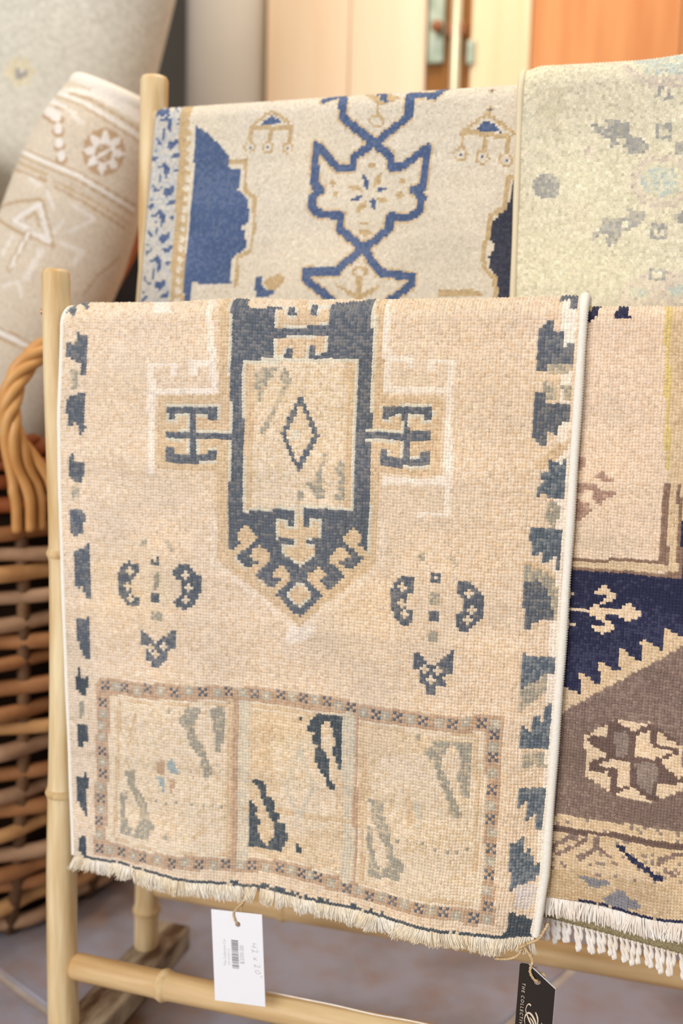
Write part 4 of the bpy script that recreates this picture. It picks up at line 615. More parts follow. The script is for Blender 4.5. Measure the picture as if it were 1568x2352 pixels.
PATTERN_SAND = [
    ('P', 'ps', [(153.5, 356.9), (112.5, 363.3), (51.5, 361.9), (68.4, 354.4), (113.1, 358.5), (156.8, 355.5)]),
    ('L', 'br', [(154.5, 354), (120, 356.7), (70.9, 351)], 1.4),
    ('L', 'wh', [(190.4, 354.6), (121.9, 353.4), (72.9, 347.7)], 2.48),
    ('L', 'br', [(162.5, 350.9), (120.4, 350.8), (74.4, 344.6)], 1.24),
    ('L', 'br', [(157.4, 316), (108.6, 315.9), (66.8, 310.1)], 1.4),
    ('L', 'wh', [(160.7, 314.2), (108.1, 314.2), (67.5, 307.9)], 2.33),
    ('L', 'br', [(165.8, 311.6), (107.4, 312.1), (67.9, 305.4)], 1.4),
    ('L', 'tn', [(161, 308.2), (124.3, 308.4)], 1.4),
    ('L', 'br', [(161, 303.9), (123.6, 305.4)], 1.4),
    ('L', 'tn', [(118.9, 307.1), (99.8, 305.6), (69.6, 300.3)], 1.4),
    ('L', 'br', [(117.9, 304.4), (101, 302.6), (71.9, 297.3)], 1.4),
    ('P', 'bm', [(84.6, 336.2), (84.8, 329.3), (88.6, 323), (94.4, 319.1), (100.8, 318.4), (106.3, 321.1), (110, 326.4), (110.7, 333.1), (108, 339.6), (102.3, 343.9), (95, 344.8), (88.4, 341.9)]),
    ('P', 'wh', [(89.3, 336.3), (84.5, 334.9), (88.5, 331.3), (98.2, 331.2)]),
    ('P', 'wh', [(89, 329.2), (87.4, 325.1), (92.2, 324.7), (98.2, 331.2)]),
    ('P', 'wh', [(94, 323.4), (95.8, 319.2), (98.9, 322), (98.2, 331.2)]),
    ('P', 'wh', [(100.9, 322.2), (104.8, 320.3), (105, 324.6), (98.2, 331.2)]),
    ('P', 'wh', [(106.1, 326.2), (110.2, 327.6), (107.3, 331.1), (98.2, 331.2)]),
    ('P', 'wh', [(107, 333.2), (109, 337.4), (104.3, 337.8), (98.2, 331.2)]),
    ('P', 'wh', [(102.6, 339.2), (100.8, 343.8), (97.3, 340.7), (98.2, 331.2)]),
    ('P', 'wh', [(95.1, 340.5), (90.2, 342.8), (90.5, 338), (98.2, 331.2)]),
    ('P', 'wh', [(90.8, 334), (90.8, 330.1), (92.8, 326.6), (96.1, 324.3), (99.7, 323.9), (103, 325.4), (105, 328.4), (105.3, 332.2), (103.6, 335.8), (100.4, 338.2), (96.4, 338.7), (92.9, 337.2)]),
    ('P', 'bm', [(92.9, 332.4), (93.1, 329.1), (95.2, 326.3), (98.3, 325.1), (101.3, 325.8), (103.2, 328.3), (103.2, 331.6), (101.3, 334.4), (98.1, 335.7), (94.9, 334.9)]),
    ('L', 'wh', [(101, 327), (95.3, 333.7)], 1.86),
    ('M', '.wh', [(100.5, 332.7), (96.1, 327.6)]),
    ('P', 'bm', [(133.1, 347.1), (132.8, 344.4), (148.9, 342.8), (164, 343.1), (138.6, 344), (161, 347.6), (158.3, 349.7), (154.9, 349.8)]),
    ('P', 'bm', [(128.2, 339.2), (128.2, 336.6), (131, 334.7), (138.2, 334.6), (164.5, 337), (167.6, 339.8), (141.1, 341), (131.1, 341)]),
    ('P', 'bm', [(123.8, 332.7), (123.9, 330.3), (126.4, 328.4), (130, 328.2), (132.7, 329.8), (132.7, 332.3), (129.8, 334.2), (126.2, 334.4)]),
    ('P', 'bm', [(119.4, 325.7), (119.7, 323.4), (122, 321.6), (125.1, 321.4), (127.3, 322.9), (127.2, 325.3), (124.7, 327.1), (121.5, 327.3)]),
    ('P', 'bm', [(115.8, 320), (116.1, 317.7), (118.3, 315.9), (121.2, 315.8), (123.1, 317.3), (122.9, 319.6), (120.6, 321.3), (117.6, 321.5)]),
    ('P', 'wh', [(165.1, 349.9), (161.4, 347), (156.7, 345.1), (159.6, 345.4), (123.1, 345.9), (159.6, 350.2), (159.9, 352), (163.2, 351.9)]),
    ('P', 'wh', [(131.7, 340.7), (131.1, 338.2), (132.8, 336.6), (141.8, 337), (160.4, 339.4), (165.1, 342.2), (163.8, 344), (134.6, 342.8)]),
    ('P', 'wh', [(126.7, 334.1), (126.3, 331.7), (127.8, 330.2), (130.5, 330.4), (132.8, 332.2), (133.4, 334.7), (131.7, 336.2), (128.9, 336)]),
    ('P', 'wh', [(122, 327), (121.7, 324.7), (123.2, 323.2), (125.4, 323.4), (127.3, 325.2), (127.6, 327.5), (126.1, 329), (123.7, 328.8)]),
    ('P', 'wh', [(118.1, 321.3), (118, 319), (119.3, 317.6), (121.4, 317.8), (123, 319.5), (123.2, 321.7), (121.8, 323.2), (119.7, 323)]),
    ('L', 'br', [(169.6, 275.6), (122.1, 296), (108, 276), (169.2, 275.1)], 1.86),
    ('L', 'wh', [(134.5, 280), (122.6, 293.5), (110.6, 277.5), (134.5, 280)], 2.33),
    ('P', 'br', [(128.9, 282.2), (123.2, 289.8), (117.7, 281.9)]),
    ('P', 'ba', [(126.8, 282.7), (123.2, 287.7), (119.5, 282.8)]),
    ('L', 'br', [(122.9, 277.5), (125.8, 256)], 3.41),
    ('L', 'wh', [(122.9, 277.5), (125.5, 256.7)], 1.71),
    ('L', 'wp', [(106.4, 299.5), (93.1, 296.7), (102.9, 286.5)], 2.02),
    ('L', 'wp', [(113.1, 271.7), (115, 256.3)], 3.41),
    ('L', 'wp', [(131.5, 271.5), (133.7, 261.1)], 2.48),
    ('L', 'wp', [(120.8, 300.2), (115.1, 294)], 2.17),
    ('L', 'wp', [(108.2, 289.6), (110.2, 283.5)], 1.86),
    ('L', 'wp', [(104.6, 279.6), (93.3, 278.8), (95.3, 272)], 2.17),
    ('L', 'wp', [(134.5, 303.4), (126.5, 301.8)], 2.48),
    ('L', 'wp', [(127.2, 345.5), (116.9, 341.4)], 3.1),
    ('L', 'wp', [(125.1, 246), (118.5, 252.4), (113.6, 246.2)], 2.02),
    ('L', 'br', [(68.3, 282.4), (80.4, 270.1), (83.6, 258.8)], 1.4),
    ('L', 'br', [(122.1, 226), (108.8, 226.3), (93.4, 225.5)], 1.4),
    ('L', 'wh', [(121.2, 223.8), (109.5, 223.8), (94.1, 222.9)], 2.48),
    ('L', 'br', [(120.4, 221.5), (108.7, 221.4), (94.2, 220)], 1.24),
]
PATTERN_PALE = [
    ('P', 'fl', [(98.6, 230), (98.9, 228.5), (100, 227.7), (101.4, 227.9), (102.1, 229), (101.8, 230.4), (100.7, 231.3), (99.3, 231.1)]),
    ('P', 'fl', [(99.6, 226.4), (99.9, 224.9), (101.1, 224.1), (102.5, 224.3), (103.3, 225.4), (103, 226.9), (101.8, 227.7), (100.4, 227.5)]),
    ('P', 'fl', [(103, 225.5), (103.3, 224.1), (104.5, 223.2), (106, 223.5), (106.8, 224.6), (106.5, 226.1), (105.2, 226.9), (103.8, 226.7)]),
    ('P', 'fl', [(105.3, 228.3), (105.6, 226.9), (106.9, 226), (108.4, 226.3), (109.3, 227.5), (108.9, 228.9), (107.6, 229.7), (106.1, 229.5)]),
    ('P', 'fl', [(104.1, 231.8), (104.4, 230.4), (105.7, 229.6), (107.2, 229.8), (108, 231), (107.6, 232.4), (106.4, 233.2), (104.9, 233)]),
    ('P', 'fl', [(100.8, 232.7), (101.1, 231.2), (102.2, 230.4), (103.6, 230.6), (104.4, 231.8), (104.1, 233.2), (102.9, 234), (101.5, 233.8)]),
    ('P', 'fg', [(101.6, 229.2), (101.9, 227.5), (103.3, 226.5), (105, 226.8), (105.9, 228.2), (105.5, 229.8), (104.1, 230.8), (102.5, 230.5)]),
    ('M', '.wh', [(103.7, 228.6)]),
]

# ---------------------------------------------------------------- helpers
def lin(r, g, b, k=1.0):
    f = lambda v: (v / 12.92 if v <= .04045 else ((v + .055) / 1.055) ** 2.4)
    return tuple(f(v / 255.0) * k for v in (r, g, b))

def thing(name, label, cat, loc, group=None):
    o = bpy.data.objects.new(name, None); COL.objects.link(o)
    o.empty_display_size = .05; o.location = loc
    o['label'] = label; o['category'] = cat
    if group: o['group'] = group
    return o
def root_loc(p):
    while p.parent: p = p.parent
    return np.array(p.location)
def mesh(name, v, f, mat, parent=None, smooth=True, label=None, kind=None):
    """mesh object from world-space vertices; a child keeps its thing's origin"""
    v = np.asarray(v, float).reshape(-1, 3)
    if parent is not None: v = v - root_loc(parent)
    me = bpy.data.meshes.new(name)
    if isinstance(f, np.ndarray):
        n, k = f.shape
        me.vertices.add(len(v)); me.vertices.foreach_set('co', v.astype(np.float32).ravel())
        me.loops.add(n * k); me.loops.foreach_set('vertex_index', f.astype(np.int32).ravel())
        me.polygons.add(n); me.polygons.foreach_set('loop_start', np.arange(0, n * k, k, dtype=np.int32))
        me.update(calc_edges=True)
    else:
        me.from_pydata([tuple(p) for p in v], [], [tuple(q) for q in f]); me.update()
    me.polygons.foreach_set('use_smooth', np.full(len(me.polygons), smooth))
    me.materials.append(mat)
    o = bpy.data.objects.new(name, me); COL.objects.link(o)
    if parent is not None: o.parent = parent
    if label: o['label'] = label
    if kind: o['kind'] = kind
    return o
def structure(o): o['kind'] = 'structure'; return o

def box_vf(x0, x1, y0, y1, z0, z1):
    v = [(x, y, z) for x in (x0, x1) for y in (y0, y1) for z in (z0, z1)]
    return v, [(0, 1, 3, 2), (4, 6, 7, 5), (0, 4, 5, 1), (2, 3, 7, 6), (0, 2, 6, 4), (1, 5, 7, 3)]
def bevel_box(x0, x1, y0, y1, z0, z1, b=.003, seg=2):
    v, f = box_vf(x0, x1, y0, y1, z0, z1)
    bm = bmesh.new(); vs_ = [bm.verts.new(p) for p in v]
    for q in f: bm.faces.new([vs_[i] for i in q])
    bmesh.ops.recalc_face_normals(bm, faces=bm.faces)
    bmesh.ops.bevel(bm, geom=list(bm.edges), offset=b, segments=seg, affect='EDGES', profile=.5)
    bm.verts.index_update()
    V = [tuple(p.co) for p in bm.verts]; Fc = [tuple(p.index for p in q.verts) for q in bm.faces]
    bm.free(); return V, Fc
def tube_vf(pts, rad, n=8, caps=True):
    pts = np.asarray(pts, float); m = len(pts); rad = np.broadcast_to(np.asarray(rad, float), (m,))
    tan = np.gradient(pts, axis=0); tan /= np.maximum(np.linalg.norm(tan, axis=1, keepdims=True), 1e-9)
    up = np.array([0, 0, 1.0]) if abs(tan[0][2]) < .9 else np.array([0, 1.0, 0])
    e1 = np.cross(tan[0], up); e1 /= np.linalg.norm(e1)
    V = []
    for i in range(m):
        e1 = e1 - tan[i] * (e1 @ tan[i]); e1 /= np.linalg.norm(e1); e2 = np.cross(tan[i], e1)
        for k in range(n):
            a = 2 * math.pi * k / n
            V.append(pts[i] + rad[i] * (math.cos(a) * e1 + math.sin(a) * e2))
    Fc = [(i * n + k, i * n + (k + 1) % n, (i + 1) * n + (k + 1) % n, (i + 1) * n + k) for i in range(m - 1) for k in range(n)]
    if caps: Fc += [tuple(range(n))[::-1], tuple((m - 1) * n + k for k in range(n))]
    return V, Fc
class Soup:
    def __init__(s): s.v, s.f = [], []
    def add(s, vf):
        o = len(s.v); s.v += [tuple(p) for p in vf[0]]; s.f += [tuple(i + o for i in q) for q in vf[1]]; return s
def curve_pts(ctrl, n=24):
    c = np.asarray(ctrl, float); t = np.arange(len(c)); q = np.linspace(0, len(c) - 1, n)
    return np.stack([smooth_lin(q, t.astype(float), c[:, k]) for k in range(c.shape[1])], -1)

# ---------------------------------------------------------------- materials
def mat(name, color, rough=.6, spec=.3, noise=None, bump=None, sheen=0, metal=0, stretch=None):
    """principled material; noise = (scale, detail, second colour, contrast), bump = (scale, strength)"""
    m = bpy.data.materials.new(name); m.use_nodes = True
    nt = m.node_tree; N = nt.nodes; L = nt.links; b = N['Principled BSDF']
    b.inputs['Base Color'].default_value = (*color, 1); b.inputs['Roughness'].default_value = rough
    b.inputs['Specular IOR Level'].default_value = spec; b.inputs['Metallic'].default_value = metal
    if sheen: b.inputs['Sheen Weight'].default_value = sheen; b.inputs['Sheen Roughness'].default_value = .6
    tc = N.new('ShaderNodeTexCoord'); mp = N.new('ShaderNodeMapping')
    L.new(tc.outputs['Object'], mp.inputs['Vector'])
    if stretch: mp.inputs['Scale'].default_value = stretch
    if noise:
        n = N.new('ShaderNodeTexNoise'); n.inputs['Scale'].default_value = noise[0]; n.inputs['Detail'].default_value = noise[1]
        r = N.new('ShaderNodeValToRGB'); w = noise[3]
        r.color_ramp.elements[0].position = .5 - w; r.color_ramp.elements[1].position = .5 + w
        r.color_ramp.elements[0].color = (*color, 1); r.color_ramp.elements[1].color = (*noise[2], 1)
        L.new(mp.outputs[0], n.inputs['Vector']); L.new(n.outputs['Fac'], r.inputs[0]); L.new(r.outputs[0], b.inputs['Base Color'])
    if bump:
        n = N.new('ShaderNodeTexNoise'); n.inputs['Scale'].default_value = bump[0]; n.inputs['Detail'].default_value = 4
        bp = N.new('ShaderNodeBump'); bp.inputs['Strength'].default_value = bump[1]; bp.inputs['Distance'].default_value = .002
        L.new(mp.outputs[0], n.inputs['Vector']); L.new(n.outputs['Fac'], bp.inputs['Height']); L.new(bp.outputs[0], b.inputs['Normal'])
    return m

def wool(name, fibre=900, var=.24):
    """wool pile: the dyed colour of every knot is stored on the mesh, fibre noise on top"""
    m = bpy.data.materials.new(name); m.use_nodes = True
    nt = m.node_tree; N = nt.nodes; L = nt.links; b = N['Principled BSDF']
    b.inputs['Roughness'].default_value = .95; b.inputs['Specular IOR Level'].default_value = .12
    b.inputs['Sheen Weight'].default_value = .12; b.inputs['Sheen Roughness'].default_value = .5
    at = N.new('ShaderNodeAttribute'); at.attribute_name = 'dye'
    tc = N.new('ShaderNodeTexCoord')
    n = N.new('ShaderNodeTexNoise'); n.inputs['Scale'].default_value = fibre; n.inputs['Detail'].default_value = 3
    mr = N.new('ShaderNodeMapRange'); mr.inputs['From Min'].default_value = .3; mr.inputs['From Max'].default_value = .7
    mr.inputs['To Min'].default_value = 1 - var; mr.inputs['To Max'].default_value = 1 + var * .7
    mx = N.new('ShaderNodeVectorMath'); mx.operation = 'SCALE'
    L.new(tc.outputs['Object'], n.inputs['Vector']); L.new(n.outputs['Fac'], mr.inputs['Value'])
    L.new(at.outputs['Color'], mx.inputs[0]); L.new(mr.outputs[0], mx.inputs['Scale']); L.new(mx.outputs[0], b.inputs['Base Color'])
    bp = N.new('ShaderNodeBump'); bp.inputs['Strength'].default_value = .35; bp.inputs['Distance'].default_value = .001
    L.new(n.outputs['Fac'], bp.inputs['Height']); L.new(bp.outputs[0], b.inputs['Normal'])
    return m

M_WOOL = wool('wool_pile')
M_BACK = mat('rug_backing', lin(196, 176, 148), .95, .1, noise=(300, 2, lin(170, 150, 122), .2))
M_CORD = mat('selvedge_wool', lin(253, 249, 240), .9, .1, noise=(500, 2, lin(242, 234, 216), .25))
M_FRW = mat('fringe_white', lin(253, 248, 238), .85, .15, noise=(30, 3, lin(240, 222, 188), .2))
M_FRB = mat('fringe_bright', lin(254, 250, 244), .85, .15, noise=(80, 2, lin(240, 226, 208), .25))
M_OLIVE = mat('olive_weave', lin(186, 172, 134), .9, .1, noise=(700, 2, lin(142, 130, 94), .15), bump=(900, .6))
M_BAM = mat('bamboo_post', lin(239, 220, 178), .45, .35, noise=(11, 6, lin(204, 168, 114), .20), bump=(60, .15), stretch=(7, 7, .7))
M_BAMR = mat('bamboo_rung', lin(230, 202, 154), .45, .35, noise=(10, 6, lin(196, 156, 104), .20), bump=(60, .12), stretch=(.6, 6, 6))
M_NODE = mat('bamboo_node', lin(190, 150, 96), .55, .3, noise=(60, 3, lin(232, 208, 160), .2))
M_CUT = mat('bamboo_cut', lin(232, 206, 160), .7, .2, noise=(200, 3, lin(190, 150, 100), .2))
M_BOARD = mat('old_board', lin(96, 74, 56), .8, .2, noise=(14, 6, lin(205, 190, 165), .16), bump=(90, .5), stretch=(3, .8, 1))
M_TWINE = mat('jute_twine', lin(228, 202, 160), .9, .1, noise=(700, 2, lin(184, 148, 100), .2))
M_CARD = mat('white_card', lin(246, 246, 250), .5, .35)
M_INK = mat('grey_ink', lin(120, 118, 120), .6, .2)
M_INK2 = mat('pale_ink', lin(186, 184, 188), .6, .2)
M_PENCIL = mat('pencil', lin(176, 174, 176), .6, .2)
M_BLACK = mat('black_card', lin(44, 36, 30), .45, .4)
M_GOLD = mat('cream_print', lin(236, 216, 190), .5, .3)
M_NAIL = mat('copper_nail', lin(200, 130, 90), .35, .5, metal=1)
M_WICK = [mat('wicker_%s' % n, lin(*a), .55, .35, noise=(22, 4, lin(*b), .25), bump=(120, .2)) for n, a, b in
          (('brown', (180, 126, 80), (134, 86, 52)), ('tan', (214, 166, 110), (172, 122, 76)), ('russet', (176, 98, 52), (128, 68, 36)), ('grey', (190, 154, 122), (146, 110, 82)))]
M_STAKE = mat('wicker_stake', lin(120, 88, 58), .6, .3, noise=(30, 3, lin(84, 58, 38), .2))
M_HAND = mat('rattan_handle', lin(222, 172, 108), .42, .4, noise=(16, 4, lin(190, 132, 72), .25))
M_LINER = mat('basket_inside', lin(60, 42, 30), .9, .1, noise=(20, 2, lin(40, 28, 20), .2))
M_TERRA = mat('terracotta_wool', lin(206, 120, 72), .9, .1, noise=(200, 3, lin(180, 98, 56), .2))
M_GROUT = mat('grout', lin(206, 200, 196), .9, .1, noise=(30, 3, lin(176, 166, 156), .2))
M_WALL = mat('dark_wall', lin(92, 87, 79), .9, .1, noise=(4, 3, lin(82, 77, 70), .3))
M_WALLW = mat('side_wall', lin(140, 130, 118), .9, .1, noise=(4, 3, lin(128, 118, 106), .3))
M_SHADE = mat('painted_shade', lin(40, 30, 24), .7, .2, noise=(12, 4, lin(28, 20, 16), .25))  # near-black colour of the added panel, stands for shade behind the rack
M_PILLAR = mat('pillar_paint', lin(204, 196, 186), .8, .2, noise=(6, 2, lin(196, 188, 176), .3))
M_PINE_SUN = mat('sunlit_pine', lin(248, 226, 196), .5, .3, noise=(5, 5, lin(244, 214, 180), .3), stretch=(8, 8, .5))  # sunlight on the left door is put into this paler wood colour
M_PINE_SUN2 = mat('sunlit_honey_pine', lin(248, 224, 184), .5, .3, noise=(5, 5, lin(242, 208, 162), .3), stretch=(8, 8, .5))  # paler board colour with sunlight painted in, also on the carcass
M_ORANGE = mat('orange_pine', lin(230, 164, 104), .5, .3, noise=(4, 6, lin(204, 126, 70), .25), stretch=(7, 7, .6))
M_PLATE = mat('green_metal', lin(176, 184, 164), .4, .5, noise=(40, 3, lin(136, 150, 126), .2), metal=.3)
M_BRASS = mat('pale_brass', lin(250, 236, 200), .3, .5, metal=.4)
M_KNOB = mat('brown_knob', lin(150, 92, 52), .45, .4)
M_GAP = mat('dark_gap', lin(150, 104, 60), .8, .1)

def slate_material():
    m = bpy.data.materials.new('slate_tile'); m.use_nodes = True
    nt = m.node_tree; N = nt.nodes; L = nt.links; b = N['Principled BSDF']
    tc = N.new('ShaderNodeTexCoord')
    n1 = N.new('ShaderNodeTexNoise'); n1.inputs['Scale'].default_value = 3.2; n1.inputs['Detail'].default_value = 5
    n2 = N.new('ShaderNodeTexNoise'); n2.inputs['Scale'].default_value = 22; n2.inputs['Detail'].default_value = 5
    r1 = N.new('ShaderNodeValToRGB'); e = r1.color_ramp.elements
    e[0].position = .36; e[0].color = (*lin(88, 66, 48), 1); e[1].position = .58; e[1].color = (*lin(164, 165, 182), 1)  # bluish grey end puts the sky's reflection into the tile colour
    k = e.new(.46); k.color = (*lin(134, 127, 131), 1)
    r2 = N.new('ShaderNodeValToRGB'); e = r2.color_ramp.elements
    e[0].position = .45; e[0].color = (0, 0, 0, 1); e[1].position = .72; e[1].color = (.4, .4, .4, 1)
    mx = N.new('ShaderNodeMix'); mx.data_type = 'RGBA'; mx.inputs['B'].default_value = (*lin(160, 120, 88), 1)
    for n in (n1, n2): L.new(tc.outputs['Object'], n.inputs['Vector'])
    L.new(n1.outputs['Fac'], r1.inputs[0]); L.new(n2.outputs['Fac'], r2.inputs[0])
    L.new(r1.outputs[0], mx.inputs['A']); L.new(r2.outputs[0], mx.inputs['Factor']); L.new(mx.outputs['Result'], b.inputs['Base Color'])
    b.inputs['Roughness'].default_value = .38; b.inputs['Specular IOR Level'].default_value = .5
    bp = N.new('ShaderNodeBump'); bp.inputs['Strength'].default_value = .3; bp.inputs['Distance'].default_value = .004
    L.new(n2.outputs['Fac'], bp.inputs['Height']); L.new(bp.outputs[0], b.inputs['Normal'])
    return m
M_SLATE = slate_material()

# ---------------------------------------------------------------- floor and walls
def build_room():
    fl = structure(mesh('floor', *box_vf(-2.52, 2.6, -3.2, 2.72, -.06, -.004), M_GROUT, smooth=False))
    fl['label'] = 'brown slate tile floor with grey sky reflection painted in and pale grout'
    a = math.radians(-24); ex = np.array([math.cos(a), math.sin(a)]); ey = np.array([-math.sin(a), math.cos(a)])
    T = .80; g = .006
    v, f = bevel_box(g - T / 2, T / 2 - g, g - T / 2, T / 2 - g, -.012, 0, .0022, 1)
    v = [(x * ex[0] + y * ey[0], x * ex[1] + y * ey[1], z) for x, y, z in v]
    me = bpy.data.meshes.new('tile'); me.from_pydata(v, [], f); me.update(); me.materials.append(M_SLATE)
    for i in range(-5, 6):
        for j in range(-5, 8):
            # grout crosses at (offset along ex -.568, along ey .625)
            c = ex * (-.568 + T * (i + .5)) + ey * (.625 + T * (j + .5))
            if not (-2.5 < c[0] < 2.0 and -1.2 < c[1] < 2.6): continue
            o = bpy.data.objects.new('tile', me); COL.objects.link(o); o.parent = fl
            o.location = (c[0], c[1], RNG.uniform(-.0008, .0008))
    w = structure(mesh('wall_back', *box_vf(-2.52, 2.6, 2.60, 2.72, 0, 3.0), M_WALL, smooth=False)); w['label'] = 'dim grey wall behind the cabinet'
    w = structure(mesh('wall_left', *box_vf(-2.52, -2.40, -3.2, 2.60, 0, 3.0), M_WALLW, smooth=False)); w['label'] = 'plain taupe side wall at the left'
    t = structure(mesh('shade_panel_1', *box_vf(-2.40, 2.6, 2.57, 2.60, 0, 1.15), M_SHADE, smooth=False)); t['label'] = 'near-black added panel standing in for shade low on the back wall'
    p = thing('pillar', 'pale grey round pillar at the left edge of the wooden cabinet', 'pillar', (-.895, 2.05, 0))
    n = 40; ring = [(-.895 + .092 * math.cos(2 * math.pi * k / n), 2.05 + .092 * math.sin(2 * math.pi * k / n)) for k in range(n)]
    V = [(x, y, 0) for x, y in ring] + [(x, y, 2.9) for x, y in ring]
    mesh('shaft', V, [(k, (k + 1) % n, n + (k + 1) % n, n + k) for k in range(n)] + [tuple(range(n))[::-1], tuple(range(n, 2 * n))], M_PILLAR, p)
    mesh('plinth', *bevel_box(-1.0, -.80, 1.945, 2.155, 0, .12, .006), M_PILLAR, p, smooth=False)
build_room()

def build_cabinet():
    c = thing('cabinet', 'tall pine cabinet with orange boards and a metal bolt between its doors', 'cabinet', (0, 2.0, 0))
    mesh('carcass', *bevel_box(-.795, .95, 2.025, 2.50, .06, 2.25, .004), M_PINE_SUN2, c, smooth=False)
    mesh('cornice', *bevel_box(-.82, .98, 1.985, 2.52, 2.25, 2.33, .01), M_PINE_SUN2, c, smooth=False)
    mesh('plinth', *bevel_box(-.80, .96, 2.015, 2.50, 0, .06, .004), M_ORANGE, c, smooth=False)
    def door(xs, mats):
        d = mesh('door', *bevel_box(xs[0], xs[-1], 2.008, 2.0245, .10, 2.20, .002), M_PINE_SUN2, c, smooth=False)
        for x0, x1, m in zip(xs, xs[1:], mats):
            mesh('board', *bevel_box(x0 + .0012, x1 - .0012, 1.990, 2.0085, .10, 2.20, .002), m, d, smooth=False)
        return d
    d1 = door([-.79, -.612, -.455], [M_PINE_SUN, M_PINE_SUN])
    d2 = door([-.368, -.252, .02, .30, .60, .93], [M_PINE_SUN2, M_ORANGE, M_ORANGE, M_PINE_SUN2, M_ORANGE])
    mesh('door_stile', *bevel_box(-.4535, -.3695, 1.998, 2.024, .10, 2.20, .003), M_GAP, c, smooth=False)
    pl = mesh('lock_plate', *bevel_box(-.452, -.418, 1.984, 1.9975, 1.392, 1.72, .004), M_PLATE, c, smooth=False, label='pale green metal lock plate')
    mesh('knob', *tube_vf([(-.428, 1.984, 1.452), (-.428, 1.972, 1.452), (-.428, 1.960, 1.452), (-.428, 1.955, 1.452)], [.006, .006, .012, .007], 12), M_KNOB, pl)
    ro = mesh('bolt_rod', *tube_vf([(-.394, 1.982, .9), (-.394, 1.982, 1.5), (-.394, 1.982, 2.1)], [.0105] * 3, 16), M_BRASS, c, label='bright brass bolt rod')
    for z in (1.45, 1.0, 1.95): mesh('bracket', *bevel_box(-.412, -.376, 1.975, 1.9975, z - .012, z + .012, .003), M_KNOB, ro, smooth=False)
    mesh('keyhole_plate', *bevel_box(-.374, -.356, 1.983, 1.9898, 1.385, 1.43, .003), M_PLATE, c, smooth=False)
build_cabinet()

# ---------------------------------------------------------------- bamboo display rack
def bamboo(name, p0, p1, r0, r1, nodes, m, parent, cut=True):
    p0, p1 = np.array(p0, float), np.array(p1, float); Ln = np.linalg.norm(p1 - p0)
    ts = sorted(set([0, .004 / Ln, 1 - .004 / Ln, 1] + list(np.linspace(.02, .98, 30)) + [n + d / Ln for n in nodes for d in (-.02, -.009, -.003, 0, .003, .009, .02)]))
    ts = [t for t in ts if 0 <= t <= 1]
    rad = []
    for t in ts:
        r = r0 + (r1 - r0) * t
        for n in nodes: r += .0016 * math.exp(-((t - n) * Ln / .006) ** 2)
        if t in (0, 1): r -= .002
        rad.append(r * (1 + .012 * math.sin(t * 21 + r0 * 900)))
    bend = np.array([.0022, .0018, .0016])
    pts = [p0 + (p1 - p0) * t + bend * math.sin(t * math.pi * 2.2 + r1 * 700) * np.array([abs(p1[2] - p0[2]) > .2, 1, abs(p1[0] - p0[0]) > .2]) for t in ts]
    o = mesh(name, *tube_vf(pts, rad, 20), m, parent)
    for n in nodes:
        i = min(range(len(ts)), key=lambda k: abs(ts[k] - n)); c = np.array(pts[i]); a = (p1 - p0) / Ln
        q = [c + a * d for d in (-.005, -.0025, 0, .0025, .005)]; rr = rad[i]
        mesh('node_ring', *tube_vf(q, [rr - .0008, rr + .0006, rr + .0013, rr + .0006, rr - .0008], 20, caps=False), M_NODE, o)
    if cut:
        a = (p1 - p0) / Ln
        mesh('cut_end', *tube_vf([np.array(pts[-1]) - a * .0005, np.array(pts[-1]) + a * .0005], [rad[-1] * .9] * 2, 18), M_CUT, o)
    return o
def build_rack():
    rk = thing('bamboo_rack', 'two-tier bamboo rack with posts and rungs standing on old boards', 'rack', (0, 1.0, 0))
    XR_ = .66
    zf = lambda z, top: (z - .03) / (top - .03)
    bamboo('post', (-.5855, .9145, .03), (-.5880, .9145, .861), .0170, .0145, [zf(.304, .861), zf(.5665, .861)], M_BAM, rk)
    bamboo('post', (-.5755, 1.09, .03), (-.5695, 1.09, 1.103), .0150, .0162, [zf(.082, 1.103), zf(.40, 1.103), zf(.74, 1.103)], M_BAM, rk)
    bamboo('post', (XR_, .9145, .03), (XR_, .9145, .861), .0170, .0145, [.3, .62], M_BAM, rk)
    bamboo('post', (XR_, 1.09, .03), (XR_, 1.09, 1.103), .0155, .0165, [.2, .5, .8], M_BAM, rk)
    xf = lambda x: (x + .575) / (XR_ + .575)
    bamboo('rail', (-.577, .9145, .8065), (XR_ - .012, .9145, .8065), .0090, .0090, [.25, .6], M_BAMR, rk, False)
    bamboo('rail', (-.562, 1.09, 1.049), (XR_ - .012, 1.09, 1.049), .0110, .0110, [.2, .7], M_BAMR, rk, False)
    bamboo('rung', (-.574, .9145, .1065), (XR_ - .012, .9145, .1065), .0142, .0148, [xf(-.462), xf(.02), xf(.4)], M_BAMR, rk, False)
    bamboo('rung', (-.562, 1.09, .119), (XR_ - .012, 1.09, .119), .0145, .0150, [xf(-.40), xf(.12), xf(.45)], M_BAMR, rk, False)
    for x in (-.572, XR_):
        v, f = bevel_box(x - .026, x + .024, .84, 1.155, 0, .031, .003)
        v = [(p[0] + .0015 * math.sin(p[1] * 40), p[1], p[2]) for p in v]
        mesh('foot_board', v, f, M_BOARD, rk, smooth=False, label='weathered dark wooden foot board')
    mesh('nail', *tube_vf([(-.598, .912, .8184), (-.6035, .910, .8184), (-.6055, .909, .8184)], [.0012, .0012, .0030], 10), M_NAIL, rk)
    return rk
build_rack()

